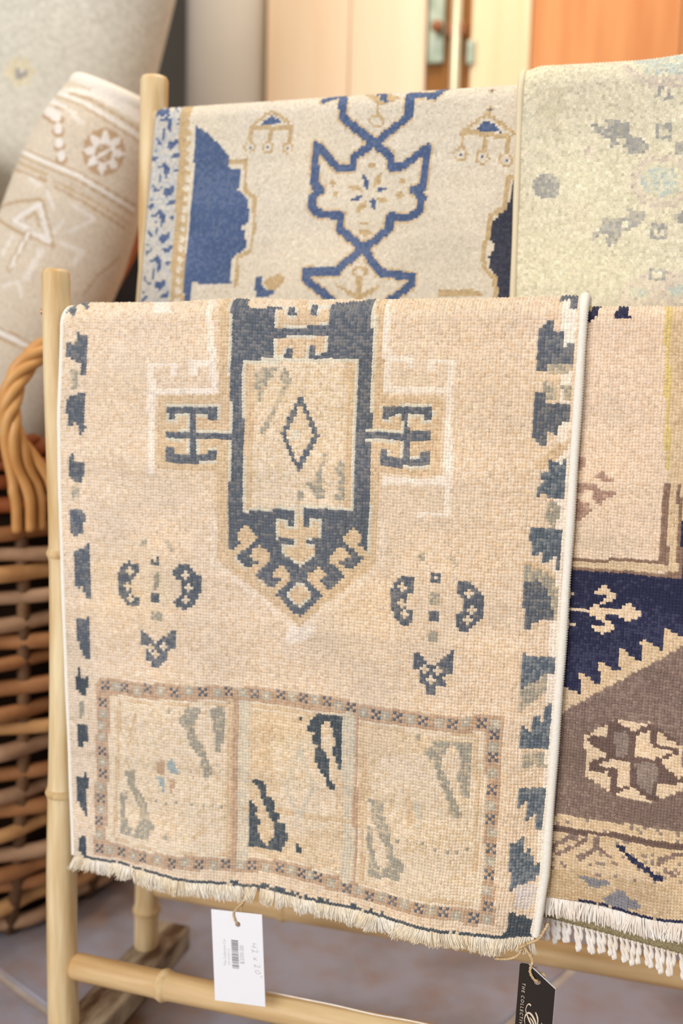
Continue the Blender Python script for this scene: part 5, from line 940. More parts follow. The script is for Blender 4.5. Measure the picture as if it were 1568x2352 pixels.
# ---------------------------------------------------------------- woven rugs
def paint(pattern, palette, base, C0, R0, nc, nr, step=1.0):
    """colour code of every knot: an array of palette keys"""
    cc, rr = np.meshgrid(C0 + (np.arange(nc) + .5) * step, R0 + (np.arange(nr) + .5) * step)
    G = np.full((nr, nc), base, dtype=object)
    for it in pattern:
        kind, key, pts = it[0], it[1], np.array(it[2], float)
        if kind == 'P':
            x0, y0 = pts.min(0); x1, y1 = pts.max(0)
            sel = (cc >= x0) & (cc <= x1) & (rr >= y0) & (rr <= y1)
            if not sel.any(): continue
            px, py = cc[sel], rr[sel]; ins = np.zeros(px.shape, bool)
            xs, ys = pts[:, 0], pts[:, 1]; j = len(pts) - 1
            for i in range(len(pts)):
                if ys[i] != ys[j]:
                    c = ((ys[i] > py) != (ys[j] > py)) & (px < (xs[j] - xs[i]) * (py - ys[i]) / (ys[j] - ys[i]) + xs[i])
                    ins ^= c
                j = i
            idx = np.argwhere(sel)[ins]; G[idx[:, 0], idx[:, 1]] = key
        elif kind == 'L':
            w = it[3] / 2
            for a, b in zip(pts, pts[1:]):
                d = b - a; l2 = max(d @ d, 1e-9)
                t = np.clip(((cc - a[0]) * d[0] + (rr - a[1]) * d[1]) / l2, 0, 1)
                G[np.hypot(cc - a[0] - t * d[0], rr - a[1] - t * d[1]) <= w] = key
        else:
            for x, y in pts:
                i = int(round((x - C0) / step - .5)); k = int(round((y - R0) / step - .5))
                def put(di, dk, c):
                    if 0 <= k + dk < nr and 0 <= i + di < nc: G[k + dk, i + di] = c
                if key == 'x':
                    for di, dk in ((-1, -1), (1, 1), (-1, 1), (1, -1), (0, 0)): put(di, dk, 's')
                elif key == 'q':
                    for di in (-1, 0, 1):
                        for dk in (-1, 0, 1): put(di, dk, 'g')
                    put(0, 0, 'g2')
                elif key[0] == '+':
                    for di, dk in ((-1, 0), (1, 0), (0, 1), (0, -1), (0, 0)): put(di, dk, key[1:])
                elif key[0] == '.': put(0, 0, key[1:])
    return G

def mirrored(pattern, axis, beyond):
    """the same figures woven again, reversed about a column"""
    out = []
    for it in pattern:
        pts = [(2 * axis - x, y) for x, y in it[2]]
        if min(x for x, y in pts) >= beyond: out.append((it[0], it[1], pts) + tuple(it[3:]))
    return out

def smooth_noise(nr, nc, cell_r, cell_c):
    a = RNG.normal(size=(int(nr / cell_r) + 3, int(nc / cell_c) + 3))
    y = np.arange(nr) / cell_r; x = np.arange(nc) / cell_c
    iy, ix = y.astype(int), x.astype(int); fy, fx = (y - iy)[:, None], (x - ix)[None, :]
    fy, fx = fy * fy * (3 - 2 * fy), fx * fx * (3 - 2 * fx)
    g = lambda p, q: a[np.ix_(iy + p, ix + q)]
    return (g(0, 0) * (1 - fy) + g(1, 0) * fy) * (1 - fx) + (g(0, 1) * (1 - fy) + g(1, 1) * fy) * fx

def dye(G, palette, var=.05, abrash=.05, drift=None):
    nr, nc = G.shape; out = np.zeros((nr, nc, 3)); keys = set(G.ravel())
    sn = smooth_noise(nr, nc, 14, 18); rows = smooth_noise(nr, 1, 3.5, 5)[:, :1]
    sp = RNG.random((nr, nc))
    for k in keys:
        p = palette[k]; msk = G == k
        if not isinstance(p[0], tuple): col = np.broadcast_to(np.array(p), (nr, nc, 3))
        else:                                          # two wools knotted at random, with a share of the second
            a, b, sh = np.array(p[0]), np.array(p[1]), p[2]
            col = np.where((sp < sh + .22 * sn)[..., None], b, a)
        out[msk] = col[msk]
    k = 1 + var * RNG.normal(size=(nr, nc)) + abrash * sn + abrash * .5 * rows
    out *= np.clip(k, .6, 1.35)[..., None]
    warm = abrash * .35 * smooth_noise(nr, nc, 22, 26)
    out[..., 2] *= 1 - warm; out[..., 0] *= 1 + warm * .25
    if drift is not None:                              # the wool batch changes slowly across the loom
        f = np.linspace(0, 1, nc)[None, :, None]; out *= np.array(drift[0]) * (1 - f) + np.array(drift[1]) * f
    return np.clip(out, .004, .97)

def pile_mesh(name, P, cols, sub, parent, label=None, close_u=False):
    """P[rows*sub+1, cols*sub+1, 3] surface points, cols[rows, cols, 3] dyes"""
    nv, nu = P.shape[:2]
    idx = np.arange(nv * nu).reshape(nv, nu)
    q = np.stack([idx[:-1, :-1], idx[1:, :-1], idx[1:, 1:], idx[:-1, 1:]], -1).reshape(-1, 4)
    o = mesh(name, P.reshape(-1, 3), q, M_WOOL, parent, label=label)
    fc = np.repeat(np.repeat(cols, sub, 0), sub, 1).reshape(-1, 3)
    c = np.ones((len(q), 4, 4), np.float32); c[..., :3] = fc[:, None, :]
    at = o.data.color_attributes.new('dye', 'FLOAT_COLOR', 'CORNER'); at.data.foreach_set('color', c.ravel())
    return o

def build_pile(rug, G, palette, sub, parent, top=.0042, height=.0010, jitter=.10, var=.05, abrash=.05, hidden=.06, drift=None, detail=None):
    """knotted pile: full relief down the front and over the fold, plain weave down the back"""
    nr, nc = G.shape; cols = dye(G, palette, var, abrash, drift)
    cut = max(0, rug.rb - int(hidden / rug.pitch))
    def grid(r0, r1, sub, relief):
        n = r1 - r0; nv, nu = n * sub + 1, nc * sub + 1
        r = (np.arange(nv) / sub + r0 - rug.rb)[:, None] * np.ones((1, nu)); u = (np.arange(nu) / sub)[None, :] * np.ones((nv, 1))
        h = np.zeros((nv, nu))
        if relief:
            gr = np.arange(nv) % sub == 0; gc = np.arange(nu) % sub == 0
            big = lambda a: np.repeat(np.repeat(a, sub, 0), sub, 1)[:nv, :nu]
            kh = big(RNG.normal(size=(n + 1, nc + 1))); cl = smooth_noise(nv, nu, 7 * sub, 7 * sub)
            h = 1.0 + .14 * kh + .12 * cl
            h[:, gc] = -.10 + .12 * cl[:, gc]; h[gr, :] = np.minimum(h[gr, :], .05 + .12 * kh[gr, :])
            h[np.ix_(gr, gc)] = -1.3 + .35 * kh[np.ix_(gr, gc)]
            wob = smooth_noise(nv, nu, 9 * sub, 9 * sub); wo2 = smooth_noise(nv, nu, 12 * sub, 7 * sub)
            colj = np.repeat(RNG.normal(size=(1, nc + 1)), sub, 1)[:, :nu] * np.ones((nv, 1))
            r = r + jitter * .5 * big(RNG.normal(size=(n + 1, nc + 1))) + .16 * wob + jitter * colj
            u = u + jitter * .6 * big(RNG.normal(size=(n + 1, nc + 1))) + .16 * wo2
        r[0] = r0 - rug.rb; r[-1] = r1 - rug.rb; u[:, 0] = 0; u[:, -1] = nc
        P = rug.pos(u / nc, r * rug.pitch, h * height); low = rug.pos(u / nc, r * rug.pitch, -top)
        if r0 == 0: P[0] = low[0]
        if r1 == nr: P[-1] = low[-1]
        P[:, 0], P[:, -1] = low[:, 0], low[:, -1]
        return P
    end = nr if detail is None else min(nr, rug.rb + int(detail / rug.pitch))
    o = pile_mesh('pile', grid(cut, end, sub, True), cols[cut:end], sub, parent)
    if end < nr: pile_mesh('lower_pile', grid(end, nr, 1, False), cols[end:], 1, parent)
    if cut: pile_mesh('rear_pile', grid(0, cut, 1, False), cols[:cut], 1, parent)
    return o
def build_backing(rug, parent, t0=-.0030, t1=-.0052):
    us = np.linspace(0.001, .999, 40); ss = np.concatenate([np.linspace(-rug.back + .001, -.05, 24), np.linspace(-.045, .045, 21), np.linspace(.05, rug.front - .001, 28)])
    U, S = np.meshgrid(us, ss); A = rug.pos(U, S, t0); B = rug.pos(U, S, t1); nv, nu = U.shape
    idx = np.arange(nv * nu).reshape(nv, nu); n = nv * nu
    F = [(idx[i, j], idx[i + 1, j], idx[i + 1, j + 1], idx[i, j + 1]) for i in range(nv - 1) for j in range(nu - 1)]
    F += [tuple(n + k for k in f[::-1]) for f in F]
    rim = [idx[0, j] for j in range(nu)] + [idx[i, nu - 1] for i in range(1, nv)] + [idx[nv - 1, j] for j in range(nu - 2, -1, -1)] + [idx[i, 0] for i in range(nv - 2, 0, -1)]
    F += [(a, b, b + n, a + n) for a, b in zip(rim, rim[1:] + rim[:1])]
    return mesh('backing', np.concatenate([A.reshape(-1, 3), B.reshape(-1, 3)]), F, M_BACK, parent)
def build_selvedge(rug, u, r, parent, m, s0=None, s1=None, wrap=.0023, out=.0, label=None):
    s0 = -rug.back if s0 is None else s0; s1 = rug.front if s1 is None else s1
    n = int((s1 - s0) / (wrap / 2)); s = np.linspace(s0, s1, n)
    P = rug.pos(np.full(n, u), s, -.001); P[:, 0] += out
    rad = r * (1 + .12 * np.where(np.arange(n) % 2, 1, -1)) * (1 + .06 * np.sin(np.arange(n) * .07)); rad[0] *= .5; rad[-1] *= .5
    return mesh('selvedge', *tube_vf(P, rad, 8), m, parent, label=label)

def strand(p, d, length, r, curl, n=5):
    """a limp cotton strand hanging from p"""
    d = np.array(d, float); pts = [np.array(p, float)]
    g = np.array([curl[0], curl[1], -1.0])
    for k in range(n - 1):
        f = k / (n - 1); v = d * (1 - f) + g * f; v /= np.linalg.norm(v)
        pts.append(pts[-1] + v * length / (n - 1))
    return tube_vf(pts, np.linspace(r, r * .45, n), 4, caps=False)

# ---- front left rug: peach field, slate medallion
PAL_A = dict(f=(lin(237, 216, 190), lin(231, 206, 175), .32), w=lin(247, 232, 214), w2=(lin(242, 224, 202), lin(237, 216, 190), .4), t=(lin(226, 201, 167), lin(218, 190, 154), .35), m=lin(226, 217, 196),
             s=(lin(106, 111, 118), lin(131, 130, 130), .36), c=(lin(237, 218, 192), lin(228, 205, 172), .34), d=(lin(232, 210, 179), lin(222, 197, 162), .4),
             k=(lin(237, 219, 193), lin(232, 211, 182), .4), o=(lin(176, 168, 151), lin(206, 190, 164), .36), g=(lin(192, 182, 163), lin(205, 191, 168), .4), g2=(lin(219, 207, 185), lin(227, 210, 183), .4), g3=lin(178, 186, 184),
             p=(lin(208, 178, 150), lin(197, 166, 137), .4), n=(lin(86, 93, 98), lin(105, 109, 110), .35), b=(lin(104, 113, 122), lin(133, 138, 141), .4), l=(lin(220, 208, 200), lin(226, 212, 196), .4))
def build_rug_a():
    rug = RUG_A
    root = thing('rug', 'peach rug with slate blue medallion hanging on the front bamboo rail', 'rug', (-.32, .9145, .245), 'rugs draped over the bamboo rack')
    nr = rug.rf + rug.rb
    G = paint(PATTERN_A, PAL_A, 'f', 0, -rug.rb, rug.nc, nr)
    for j in range(rug.nc):                                   # dark closing row along the lower end
        if j > 4 and (RNG.random() < .9): G[-1, j] = 'n'
        if 60 < j < 120 and RNG.random() < .35: G[-2, j] = 'n'
    G[-3:-1, :2] = 'k'
    build_pile(rug, G, PAL_A, 3, root, height=.0015, drift=((.995, 1.03, 1.075), (1.0, .995, .985)))
    build_backing(rug, root)
    build_selvedge(rug, 1.0, .0042, root, M_CORD, out=.0025, label='white overcast edge cord')
    build_selvedge(rug, 0.0, .0028, root, M_CORD, out=-.0010)
    S = Soup(); n = 4400
    clump = np.interp(np.arange(n), np.arange(0, n + 60, 60), RNG.normal(size=len(np.arange(0, n + 60, 60))) * .32)
    clen = np.interp(np.arange(n), np.arange(0, n + 44, 44), RNG.uniform(.8, 1.12, len(np.arange(0, n + 44, 44))))
    for i in range(n):
        u = (i + RNG.random()) / n
        if .40 < u < .405 or .432 < u < .440 or .47 < u < .474: continue
        p = rug.pos(u, rug.front - .001, -.002 + RNG.uniform(-.001, .001))
        d = (clump[i] * .6 + RNG.normal() * .15, -.25 + RNG.normal() * .15, -1)
        S.add(strand(p, d, .0165 * clen[i] * RNG.uniform(.75, 1.1), .00062, (clump[i] * 1.6 + RNG.normal() * .2, -.25 + RNG.normal() * .3)))
    mesh('fringe', S.v, S.f, M_FRW, root, kind='stuff')
    return root
build_rug_a()

# ---- front right rug: cream field, navy and brown end
PAL_B = dict(bf=(lin(241, 218, 192), lin(235, 209, 180), .3), t=(lin(229, 204, 169), lin(221, 194, 156), .35), y=lin(226, 202, 138), p=(lin(150, 122, 104), lin(164, 136, 116), .3),
             v=(lin(52, 53, 78), lin(66, 67, 90), .35), h=(lin(142, 120, 108), lin(156, 134, 120), .35), h2=lin(122, 100, 90), h3=(lin(152, 134, 122), lin(160, 142, 128), .4),
             e=(lin(238, 214, 182), lin(232, 205, 170), .3), oc=(lin(208, 180, 141), lin(218, 193, 156), .4), hg=lin(146, 142, 142), pk=(lin(180, 148, 130), lin(198, 166, 146), .35))
def build_rug_b():
    rug = RUG_B
    root = thing('rug', 'cream, navy and brown rug with bright white fringe at the right', 'rug', (.07, .9145, .26), 'rugs draped over the bamboo rack')
    nr = rug.rf + rug.rb
    G = paint(mirrored(PATTERN_B, 65.0, -99) + PATTERN_B, PAL_B, 'bf', 0, -rug.rb, rug.nc, nr)
    for i in range(nr):                                       # the brown end dissolves knot by knot into the tan one
        for j in range(rug.nc):
            if G[i, j] == 't' and i > rug.rb + 158 and RNG.random() < .08: G[i, j] = 'h3'
    x = 0
    while x < rug.nc:
        l = int(RNG.integers(3, 14)); 
        if RNG.random() < .72: G[-1, x:x + l] = 'v'
        x += l + 1
    build_pile(rug, G, PAL_B, 3, root, height=.0012)
    build_backing(rug, root)
    build_selvedge(rug, 0.0, .003, root, M_CORD); build_selvedge(rug, 1.0, .003, root, M_CORD)
    S = Soup(); n = 1500
    for i in range(n):
        u = (i + RNG.random()) / n
        p = rug.pos(u, rug.front - .001, -.002 + RNG.uniform(-.0018, .0014)); c = math.sin(u * 60) * .18 + RNG.normal() * .14
        S.add(strand(p, (c, -.25 + RNG.normal() * .1, -1), .0172 * RNG.uniform(.86, 1.08), .0010, (c + .1, -.1 + RNG.normal() * .15)))
    mesh('fringe', S.v, S.f, M_FRB, root, kind='stuff')
    # the rear end shows below: olive woven band with twisted tassels
    xs = np.linspace(-.133, .231, 60); zt = .262 - .105 * np.clip(xs + .07, 0, .16) ; zb = .2505 - .105 * np.clip(xs + .07, 0, .16)
    y0, y1 = .9215, .9265
    V = [(x, y, z) for x, a, b in zip(xs, zt, zb) for y, z in ((y0, a), (y0 - .0012, (a + b) / 2), (y0, b), (y1, b), (y1, a))]
    F = [(5 * i + k, 5 * i + (k + 1) % 5, 5 * i + 5 + (k + 1) % 5, 5 * i + 5 + k) for i in range(len(xs) - 1) for k in range(5)] + [(0, 1, 2, 3, 4), tuple(5 * (len(xs) - 1) + k for k in (4, 3, 2, 1, 0))]
    mesh('end_band', V, F, M_OLIVE, root, label='olive woven end band')
    for k, x in enumerate(np.arange(-.128, .229, .0053)):
        zb_ = .2512 - .105 * min(max(x + .07, 0), .16); L_ = .0215 * RNG.uniform(.85, 1.15); lean = RNG.normal() * .0022 + .0012
        st = Soup()
        for q in range(2):                                    # two plies twisted together
            pts = []
            for t in np.linspace(0, 1, 9):
                a = q * math.pi + t * 7
                w = .00125 * (1 - .15 * t)
                pts.append((x + lean * t + w * math.cos(a), .9230 + w * math.sin(a) - .004 * t, zb_ - L_ * t))
            st.add(tube_vf(pts, [.00175] * 7 + [.0020, .0011], 6))
        mesh('tassel', st.v, st.f, M_FRB, root)
    return root
build_rug_b()

# ---- rear rugs
PAL_D = dict(cr=(lin(229, 219, 200), lin(224, 212, 191), .3), bl=(lin(86, 104, 140), lin(102, 117, 148), .35), bw=(lin(212, 206, 194), lin(192, 194, 194), .35), tn=(lin(206, 182, 142), lin(196, 170, 130), .35),
             tn2=(lin(222, 200, 166), lin(206, 182, 146), .4), dk=(lin(66, 68, 82), lin(76, 78, 90), .3), wh=lin(240, 232, 218))
def build_rug_d():
    root = thing('rug', 'cream rug with blue cross medallions on the rear bamboo rail', 'rug', (-.26, 1.09, .27), 'rugs draped over the bamboo rack')
    rug = RUG_D; nr = rug.rf + rug.rb
    G = paint(PATTERN_D, PAL_D, 'cr', 0, -rug.rb, rug.nc, nr)
    build_pile(rug, G, PAL_D, 2, root, height=.0006, detail=.29); build_backing(rug, root)
    build_selvedge(rug, 0.0, .0026, root, mat('sand_cord', lin(214, 190, 152), .9, .1))
    return root
build_rug_d()
PAL_E = dict(ey=(lin(240, 231, 203), lin(229, 222, 192), .40), eg=(lin(178, 176, 168), lin(200, 195, 178), .35), et=(lin(206, 213, 202), lin(228, 224, 198), .40), ep=(lin(222, 209, 191), lin(235, 223, 198), .4), eb=(lin(230, 220, 190), lin(238, 229, 201), .45))
def build_rug_e():
    root = thing('rug', 'faded yellow green rug with grey blossoms on the rear rail at the right', 'rug', (.09, 1.09, .25), 'rugs draped over the bamboo rack')
    rug = RUG_E; nr = rug.rf + rug.rb
    half = PATTERN_E + mirrored(PATTERN_E, 42.5, 51)
    G = paint(half + mirrored(half, 73, 74), PAL_E, 'ey', 0, -rug.rb, rug.nc, nr)
    build_pile(rug, G, PAL_E, 2, root, height=.0008, var=.07, abrash=.06, detail=.30); build_backing(rug, root, -.0035, -.012)
    build_selvedge(rug, 0.0, .0034, root, mat('straw_cord', lin(236, 222, 190), .9, .1))
    return root
build_rug_e()

# ---------------------------------------------------------------- rolled rugs standing in the basket
def build_roll(name, label, roll, pattern, palette, base, ncol, loc, unit=250, uw=137, sub=2, dens=200, t0=None, t1=None, seam=None):
    root = thing(name, label, 'rolled rug', loc, 'rolled rugs standing in the basket')
    t0 = roll.t[0] if t0 is None else t0; t1 = roll.t[-1] if t1 is None else t1
    nt = int((t1 - t0) * dens); nc = ncol
    step_u = uw / nc
    cc = np.arange(nc); G = np.full((nt, nc), base, dtype=object)
    # paint on square knots, then sample
    fine = paint(pattern, palette, base, 0, t0 * unit, uw, int((t1 - t0) * unit))
    ui = np.clip(((cc + .5) * step_u).astype(int), 0, uw - 1); ti = np.clip(((np.arange(nt) + .5) * (t1 - t0) / nt * unit).astype(int), 0, fine.shape[0] - 1)
    G = fine[np.ix_(ti, ui)]
    cols = dye(G, palette, .04, .03)
    T = t0 + (np.arange(nt * sub + 1) / (nt * sub))[:, None] * (t1 - t0) * np.ones((1, nc * sub + 1)); U = (np.arange(nc * sub + 1) / (nc * sub))[None, :] * np.ones((nt * sub + 1, 1))
    h = np.full(U.shape, .0006)
    if sub > 1: h[::sub] = -.0004; h[:, ::sub] = -.0004
    if seam is not None: h = h - .007 * np.exp(-((U - seam) / .008) ** 2)      # where the outer turn of the roll ends
    mesh_o = pile_mesh('rolled_pile', roll.pos(U, T, h), cols, sub, root)
    # the end of the roll: a rounded, spirally wound edge
    n = 96; ph = np.linspace(0, 1, n + 1); V, F = [], []
    a = roll.pos(np.array(.5), np.array(t1)); c1 = np.mean(roll.pos(ph[:-1], np.full(n, t1)), axis=0); c0 = np.mean(roll.pos(ph[:-1], np.full(n, t1 - .01)), axis=0)
    ax = (c1 - c0) / np.linalg.norm(c1 - c0)
    rings = [(1.0, 0), (.985, .006), (.95, .011), (.89, .0145), (.80, .016), (.74, .012), (.68, .0155), (.58, .0165), (.52, .012), (.46, .0155), (.36, .016), (.30, .011), (.22, .0145), (.10, .015)]
    base_ring = roll.pos(ph[:-1], np.full(n, t1))
    for k, hh in rings:
        V.append(c1 + (base_ring - c1) * k + ax * hh)
    V = np.concatenate(V); m = len(rings)
    F = [(i * n + k, i * n + (k + 1) % n, (i + 1) * n + (k + 1) % n, (i + 1) * n + k) for i in range(m - 1) for k in range(n)] + [tuple((m - 1) * n + k for k in range(n))]
    mesh('rolled_end', V, F, mat(name + '_end', palette['end'], .95, .1, noise=(300, 2, tuple(v * .9 for v in palette['end']), .2)), root)
    # closed lower end
    low = roll.pos(ph[:-1], np.full(n, t0)); mesh('lower_end', np.concatenate([low, low.mean(0, keepdims=True)]), [(k, (k + 1) % n, n) for k in range(n)], M_BACK, root)
    return root
PAL_S = dict(ba=(lin(224, 211, 191), lin(217, 202, 180), .3), wh=lin(241, 235, 226), wp=lin(234, 226, 213), br=lin(198, 173, 140), bm=lin(194, 164, 130), tn=lin(208, 185, 152), ps=lin(244, 236, 224), end=lin(244, 236, 224))  # whiter top strip and end have the light falling there painted in
build_roll('rolled_rug', 'sand rolled rug with white bands, star medallion and triangle leaning by the rack', ROLL_SAND, PATTERN_SAND, PAL_S, 'ba', 230, (-1.02, 1.27, .03), unit=420, uw=230, sub=1, dens=420, seam=.80)
PAL_P = dict(gr=(lin(220, 216, 202), lin(212, 208, 194), .35), fl=lin(224, 214, 184), fg=lin(172, 166, 160), wh=lin(240, 234, 224), end=lin(222, 216, 202))
build_roll('rolled_rug', 'large pale grey rolled rug with a small yellow flower, behind the others', ROLL_PALE, PATTERN_PALE, PAL_P, 'gr', 150, (-1.13, 1.385, .03), uw=200)
PAL_G = dict(gr=(lin(218, 210, 190), lin(208, 200, 180), .35), end=lin(214, 204, 184))
build_roll('rolled_rug', 'short plain sage rolled rug at the left edge behind the sand one', ROLL_SAGE, [], PAL_G, 'gr', 110, (-1.17, 1.17, .03))
ROLL_TERRA = Roll([(-.18, (-1.0, 1.40, .03), .036, .036), (0, (-.995, 1.40, .20), .036, .036), (.3, (-.960, 1.390, .48), .036, .036), (.5, (-.915, 1.38, .68), .036, .036), (.66, (-.852, 1.37, .85), .036, .036), (.78, (-.783, 1.37, .965), .036, .036), (.86, (-.745, 1.37, 1.035), .030, .030)], VIEW)
PAL_T = dict(gr=(lin(212, 130, 82), lin(196, 112, 66), .35), end=lin(214, 140, 94))
build_roll('rolled_rug', 'terracotta orange rolled rug mostly hidden behind the sand one', ROLL_TERRA, [], PAL_T, 'gr', 80, (-1.0, 1.40, .03))

# ---------------------------------------------------------------- wicker basket
BX, BY = -1.02, 1.26
def basket_r(z): return float(smooth_table(z, [(0, .275), (.12, .315), (.30, .338), (.50, .340), (.66, .325)]))
def build_basket():
    bk = thing('basket', 'large brown wicker basket with a twisted handle holding rolled rugs', 'basket', (BX, BY, 0))
    n = 200; NS = 26
    zs = np.arange(.022, .655, .0285)
    for k, z in enumerate(zs):
        ph = np.linspace(0, 2 * math.pi, n + 1)[:-1]
        r = basket_r(z) + .0085 * np.cos(NS / 2 * ph + (k % 2) * math.pi) + .002 * np.sin(5 * ph + k)
        zz = z + .004 * np.sin(3 * ph + k * 1.7)
        P = np.stack([BX + r * np.cos(ph), BY + r * np.sin(ph), zz], -1); P = np.concatenate([P, P[:1], P[1:2]])
        m = M_WICK[2] if z > .58 else M_WICK[(0, 1, 0, 3)[int(RNG.integers(0, 4))]]
        mesh('weaver', *tube_vf(P, .0104 + .0010 * math.sin(k * 2.3), 7, caps=False), m, bk)
    for k in range(NS):
        a = 2 * math.pi * (k + .5) / NS * 1.0
        a = (math.pi / 2 + k * math.pi) / (NS / 2)
        pts = [(BX + basket_r(z) * math.cos(a), BY + basket_r(z) * math.sin(a), z) for z in np.linspace(.004, .665, 9)]
        mesh('stake', *tube_vf(pts, .0085, 7), M_STAKE, bk)
    ph = np.linspace(0, 2 * math.pi, 241)
    rim = None
    for q in range(3):                                        # plaited rim
        w = ph * 24 + q * 2 * math.pi / 3; r = basket_r(.66) + .012 * np.cos(w)
        P = np.stack([BX + r * np.cos(ph), BY + r * np.sin(ph), .667 + .009 * np.sin(w)], -1)
        mesh('rim_strand', *tube_vf(P, .0085, 7, caps=False), M_WICK[2], bk)
    v, f = [], []
    ph = np.linspace(0, 2 * math.pi, 49)[:-1]
    for z in (.006, .2, .4, .64): v += [(BX + (basket_r(z) - .020) * math.cos(a), BY + (basket_r(z) - .020) * math.sin(a), z) for a in ph]
    f = [(i * 48 + k, i * 48 + (k + 1) % 48, (i + 1) * 48 + (k + 1) % 48, (i + 1) * 48 + k) for i in range(3) for k in range(48)] + [tuple(range(48))]
    mesh('lining', v, f, M_LINER, bk)
    # handle: four canes twisted into a rope over an arch, splayed into the weave at both ends
    arch = curve_pts([(-.7230, 1.0700, .565), (-.7208, 1.0635, .610), (-.7292, 1.0512, .651), (-.7369, 1.0409, .693), (-.7376, 1.0399, .7195), (-.7323, 1.0469, .751),
                      (-.7208, 1.0635, .777), (-.7061, 1.0879, .798), (-.6887, 1.1244, .811), (-.6739, 1.1686, .809), (-.6620, 1.2157, .786), (-.6590, 1.2481, .740),
                      (-.6640, 1.2600, .690), (-.6720, 1.2550, .620), (-.6740, 1.2500, .565)], 110)
    tg = np.gradient(arch, axis=0); tg /= np.linalg.norm(tg, axis=1, keepdims=True)
    rad_ = arch - np.array([BX, BY, 0]); rad_[:, 2] = 0; rad_ /= np.linalg.norm(rad_, axis=1, keepdims=True)
    side = np.cross(tg, rad_); hd = None
    for q in range(4):
        P = []
        for k in range(110):
            t = k / 109; e = min(1, max(0, (min(t, 1 - t) - .09) / .12)); w = t * 24 + q * math.pi / 2
            spread = (q - 1.5) * .0155 * (1 - e)
            P.append(arch[k] + rad_[k] * (e * .0078 * math.cos(w) + (1 - e) * (.002 if q % 2 else -.002)) + side[k] * (e * .0078 * math.sin(w) + spread))
        o = mesh('handle' if q == 0 else 'handle_cane', *tube_vf(P, .0069, 8), M_HAND, bk if q == 0 else hd, label='honey coloured twisted cane handle' if q == 0 else None)
        if q == 0: hd = o
build_basket()

# ---------------------------------------------------------------- tags and white line
def text_vf(body, size, shear=0.0, spacing=1.0):
    cu = bpy.data.curves.new('lettering', 'FONT'); cu.body = body; cu.size = size; cu.shear = shear; cu.space_character = spacing
    cu.resolution_u = 3
    o = bpy.data.objects.new('lettering', cu); COL.objects.link(o)
    bpy.context.view_layer.update()
    me = o.to_mesh(); v = [tuple(p.co) for p in me.vertices]; f = [tuple(p.vertices) for p in me.polygons]
    o.to_mesh_clear(); bpy.data.objects.remove(o); bpy.data.curves.remove(cu)
    return v, f
def ribbon(pts, widths):
    p = curve_pts(pts, 26); w = np.interp(np.linspace(0, 1, 26), np.linspace(0, 1, len(widths)), widths)
    t = np.gradient(p, axis=0); t /= np.linalg.norm(t, axis=1, keepdims=True); nrm = np.stack([-t[:, 1], t[:, 0]], -1)
    V = [tuple(a) + (0,) for a in np.concatenate([p + nrm * w[:, None] / 2, p - nrm * w[:, None] / 2])]
    return V, [(i, i + 1, 27 + i, 26 + i) for i in range(25)]
def card_frame(o, ex, ey):
    ex = np.array(ex, float); ex /= np.linalg.norm(ex); ey = np.array(ey, float); ey -= ex * (ex @ ey); ey /= np.linalg.norm(ey)
    nz = np.cross(ex, ey)                                     # towards the viewer
    return lambda pts, lift=0: [np.array(o) + ex * p[0] + ey * p[1] + nz * ((p[2] if len(p) > 2 else 0) + lift) for p in pts]
def flat_on(fr, vf, place, lift=.0006):
    return fr([place(x, y) for x, y, *_ in vf[0]], lift), vf[1]
def card_with_hole(fr, outline, hole, hr, th):
    """extruded card with a round hole"""
    bm = bmesh.new()
    n = 20; hp = [(hole[0] + hr * math.cos(2 * math.pi * k / n), hole[1] + hr * math.sin(2 * math.pi * k / n)) for k in range(n)]
    ov = [bm.verts.new((x, y, 0)) for x, y in outline]; hv = [bm.verts.new((x, y, 0)) for x, y in hp]
    eds = [bm.edges.new((a, b)) for a, b in zip(ov, ov[1:] + ov[:1])] + [bm.edges.new((a, b)) for a, b in zip(hv, hv[1:] + hv[:1])]
    bmesh.ops.triangle_fill(bm, use_beauty=True, edges=eds)
    ext = bmesh.ops.extrude_face_region(bm, geom=list(bm.faces))
    for g in ext['geom']:
        if isinstance(g, bmesh.types.BMVert): g.co.z += th
    bmesh.ops.recalc_face_normals(bm, faces=bm.faces); bm.verts.index_update()
    v = [tuple(p.co) for p in bm.verts]; f = [tuple(p.index for p in q.verts) for q in bm.faces]; bm.free()
    return fr(v), f

def twine(pts, r=.0011, n=40, plies=2):
    c = curve_pts(pts, n); S = Soup()
    for q in range(plies):
        w = np.arange(n) * 1.1 + q * math.pi
        off = np.stack([np.cos(w), np.zeros(n), np.sin(w)], -1) * r * .5
        S.add(tube_vf(c + off, r * .75, 6))
    return S.v, S.f

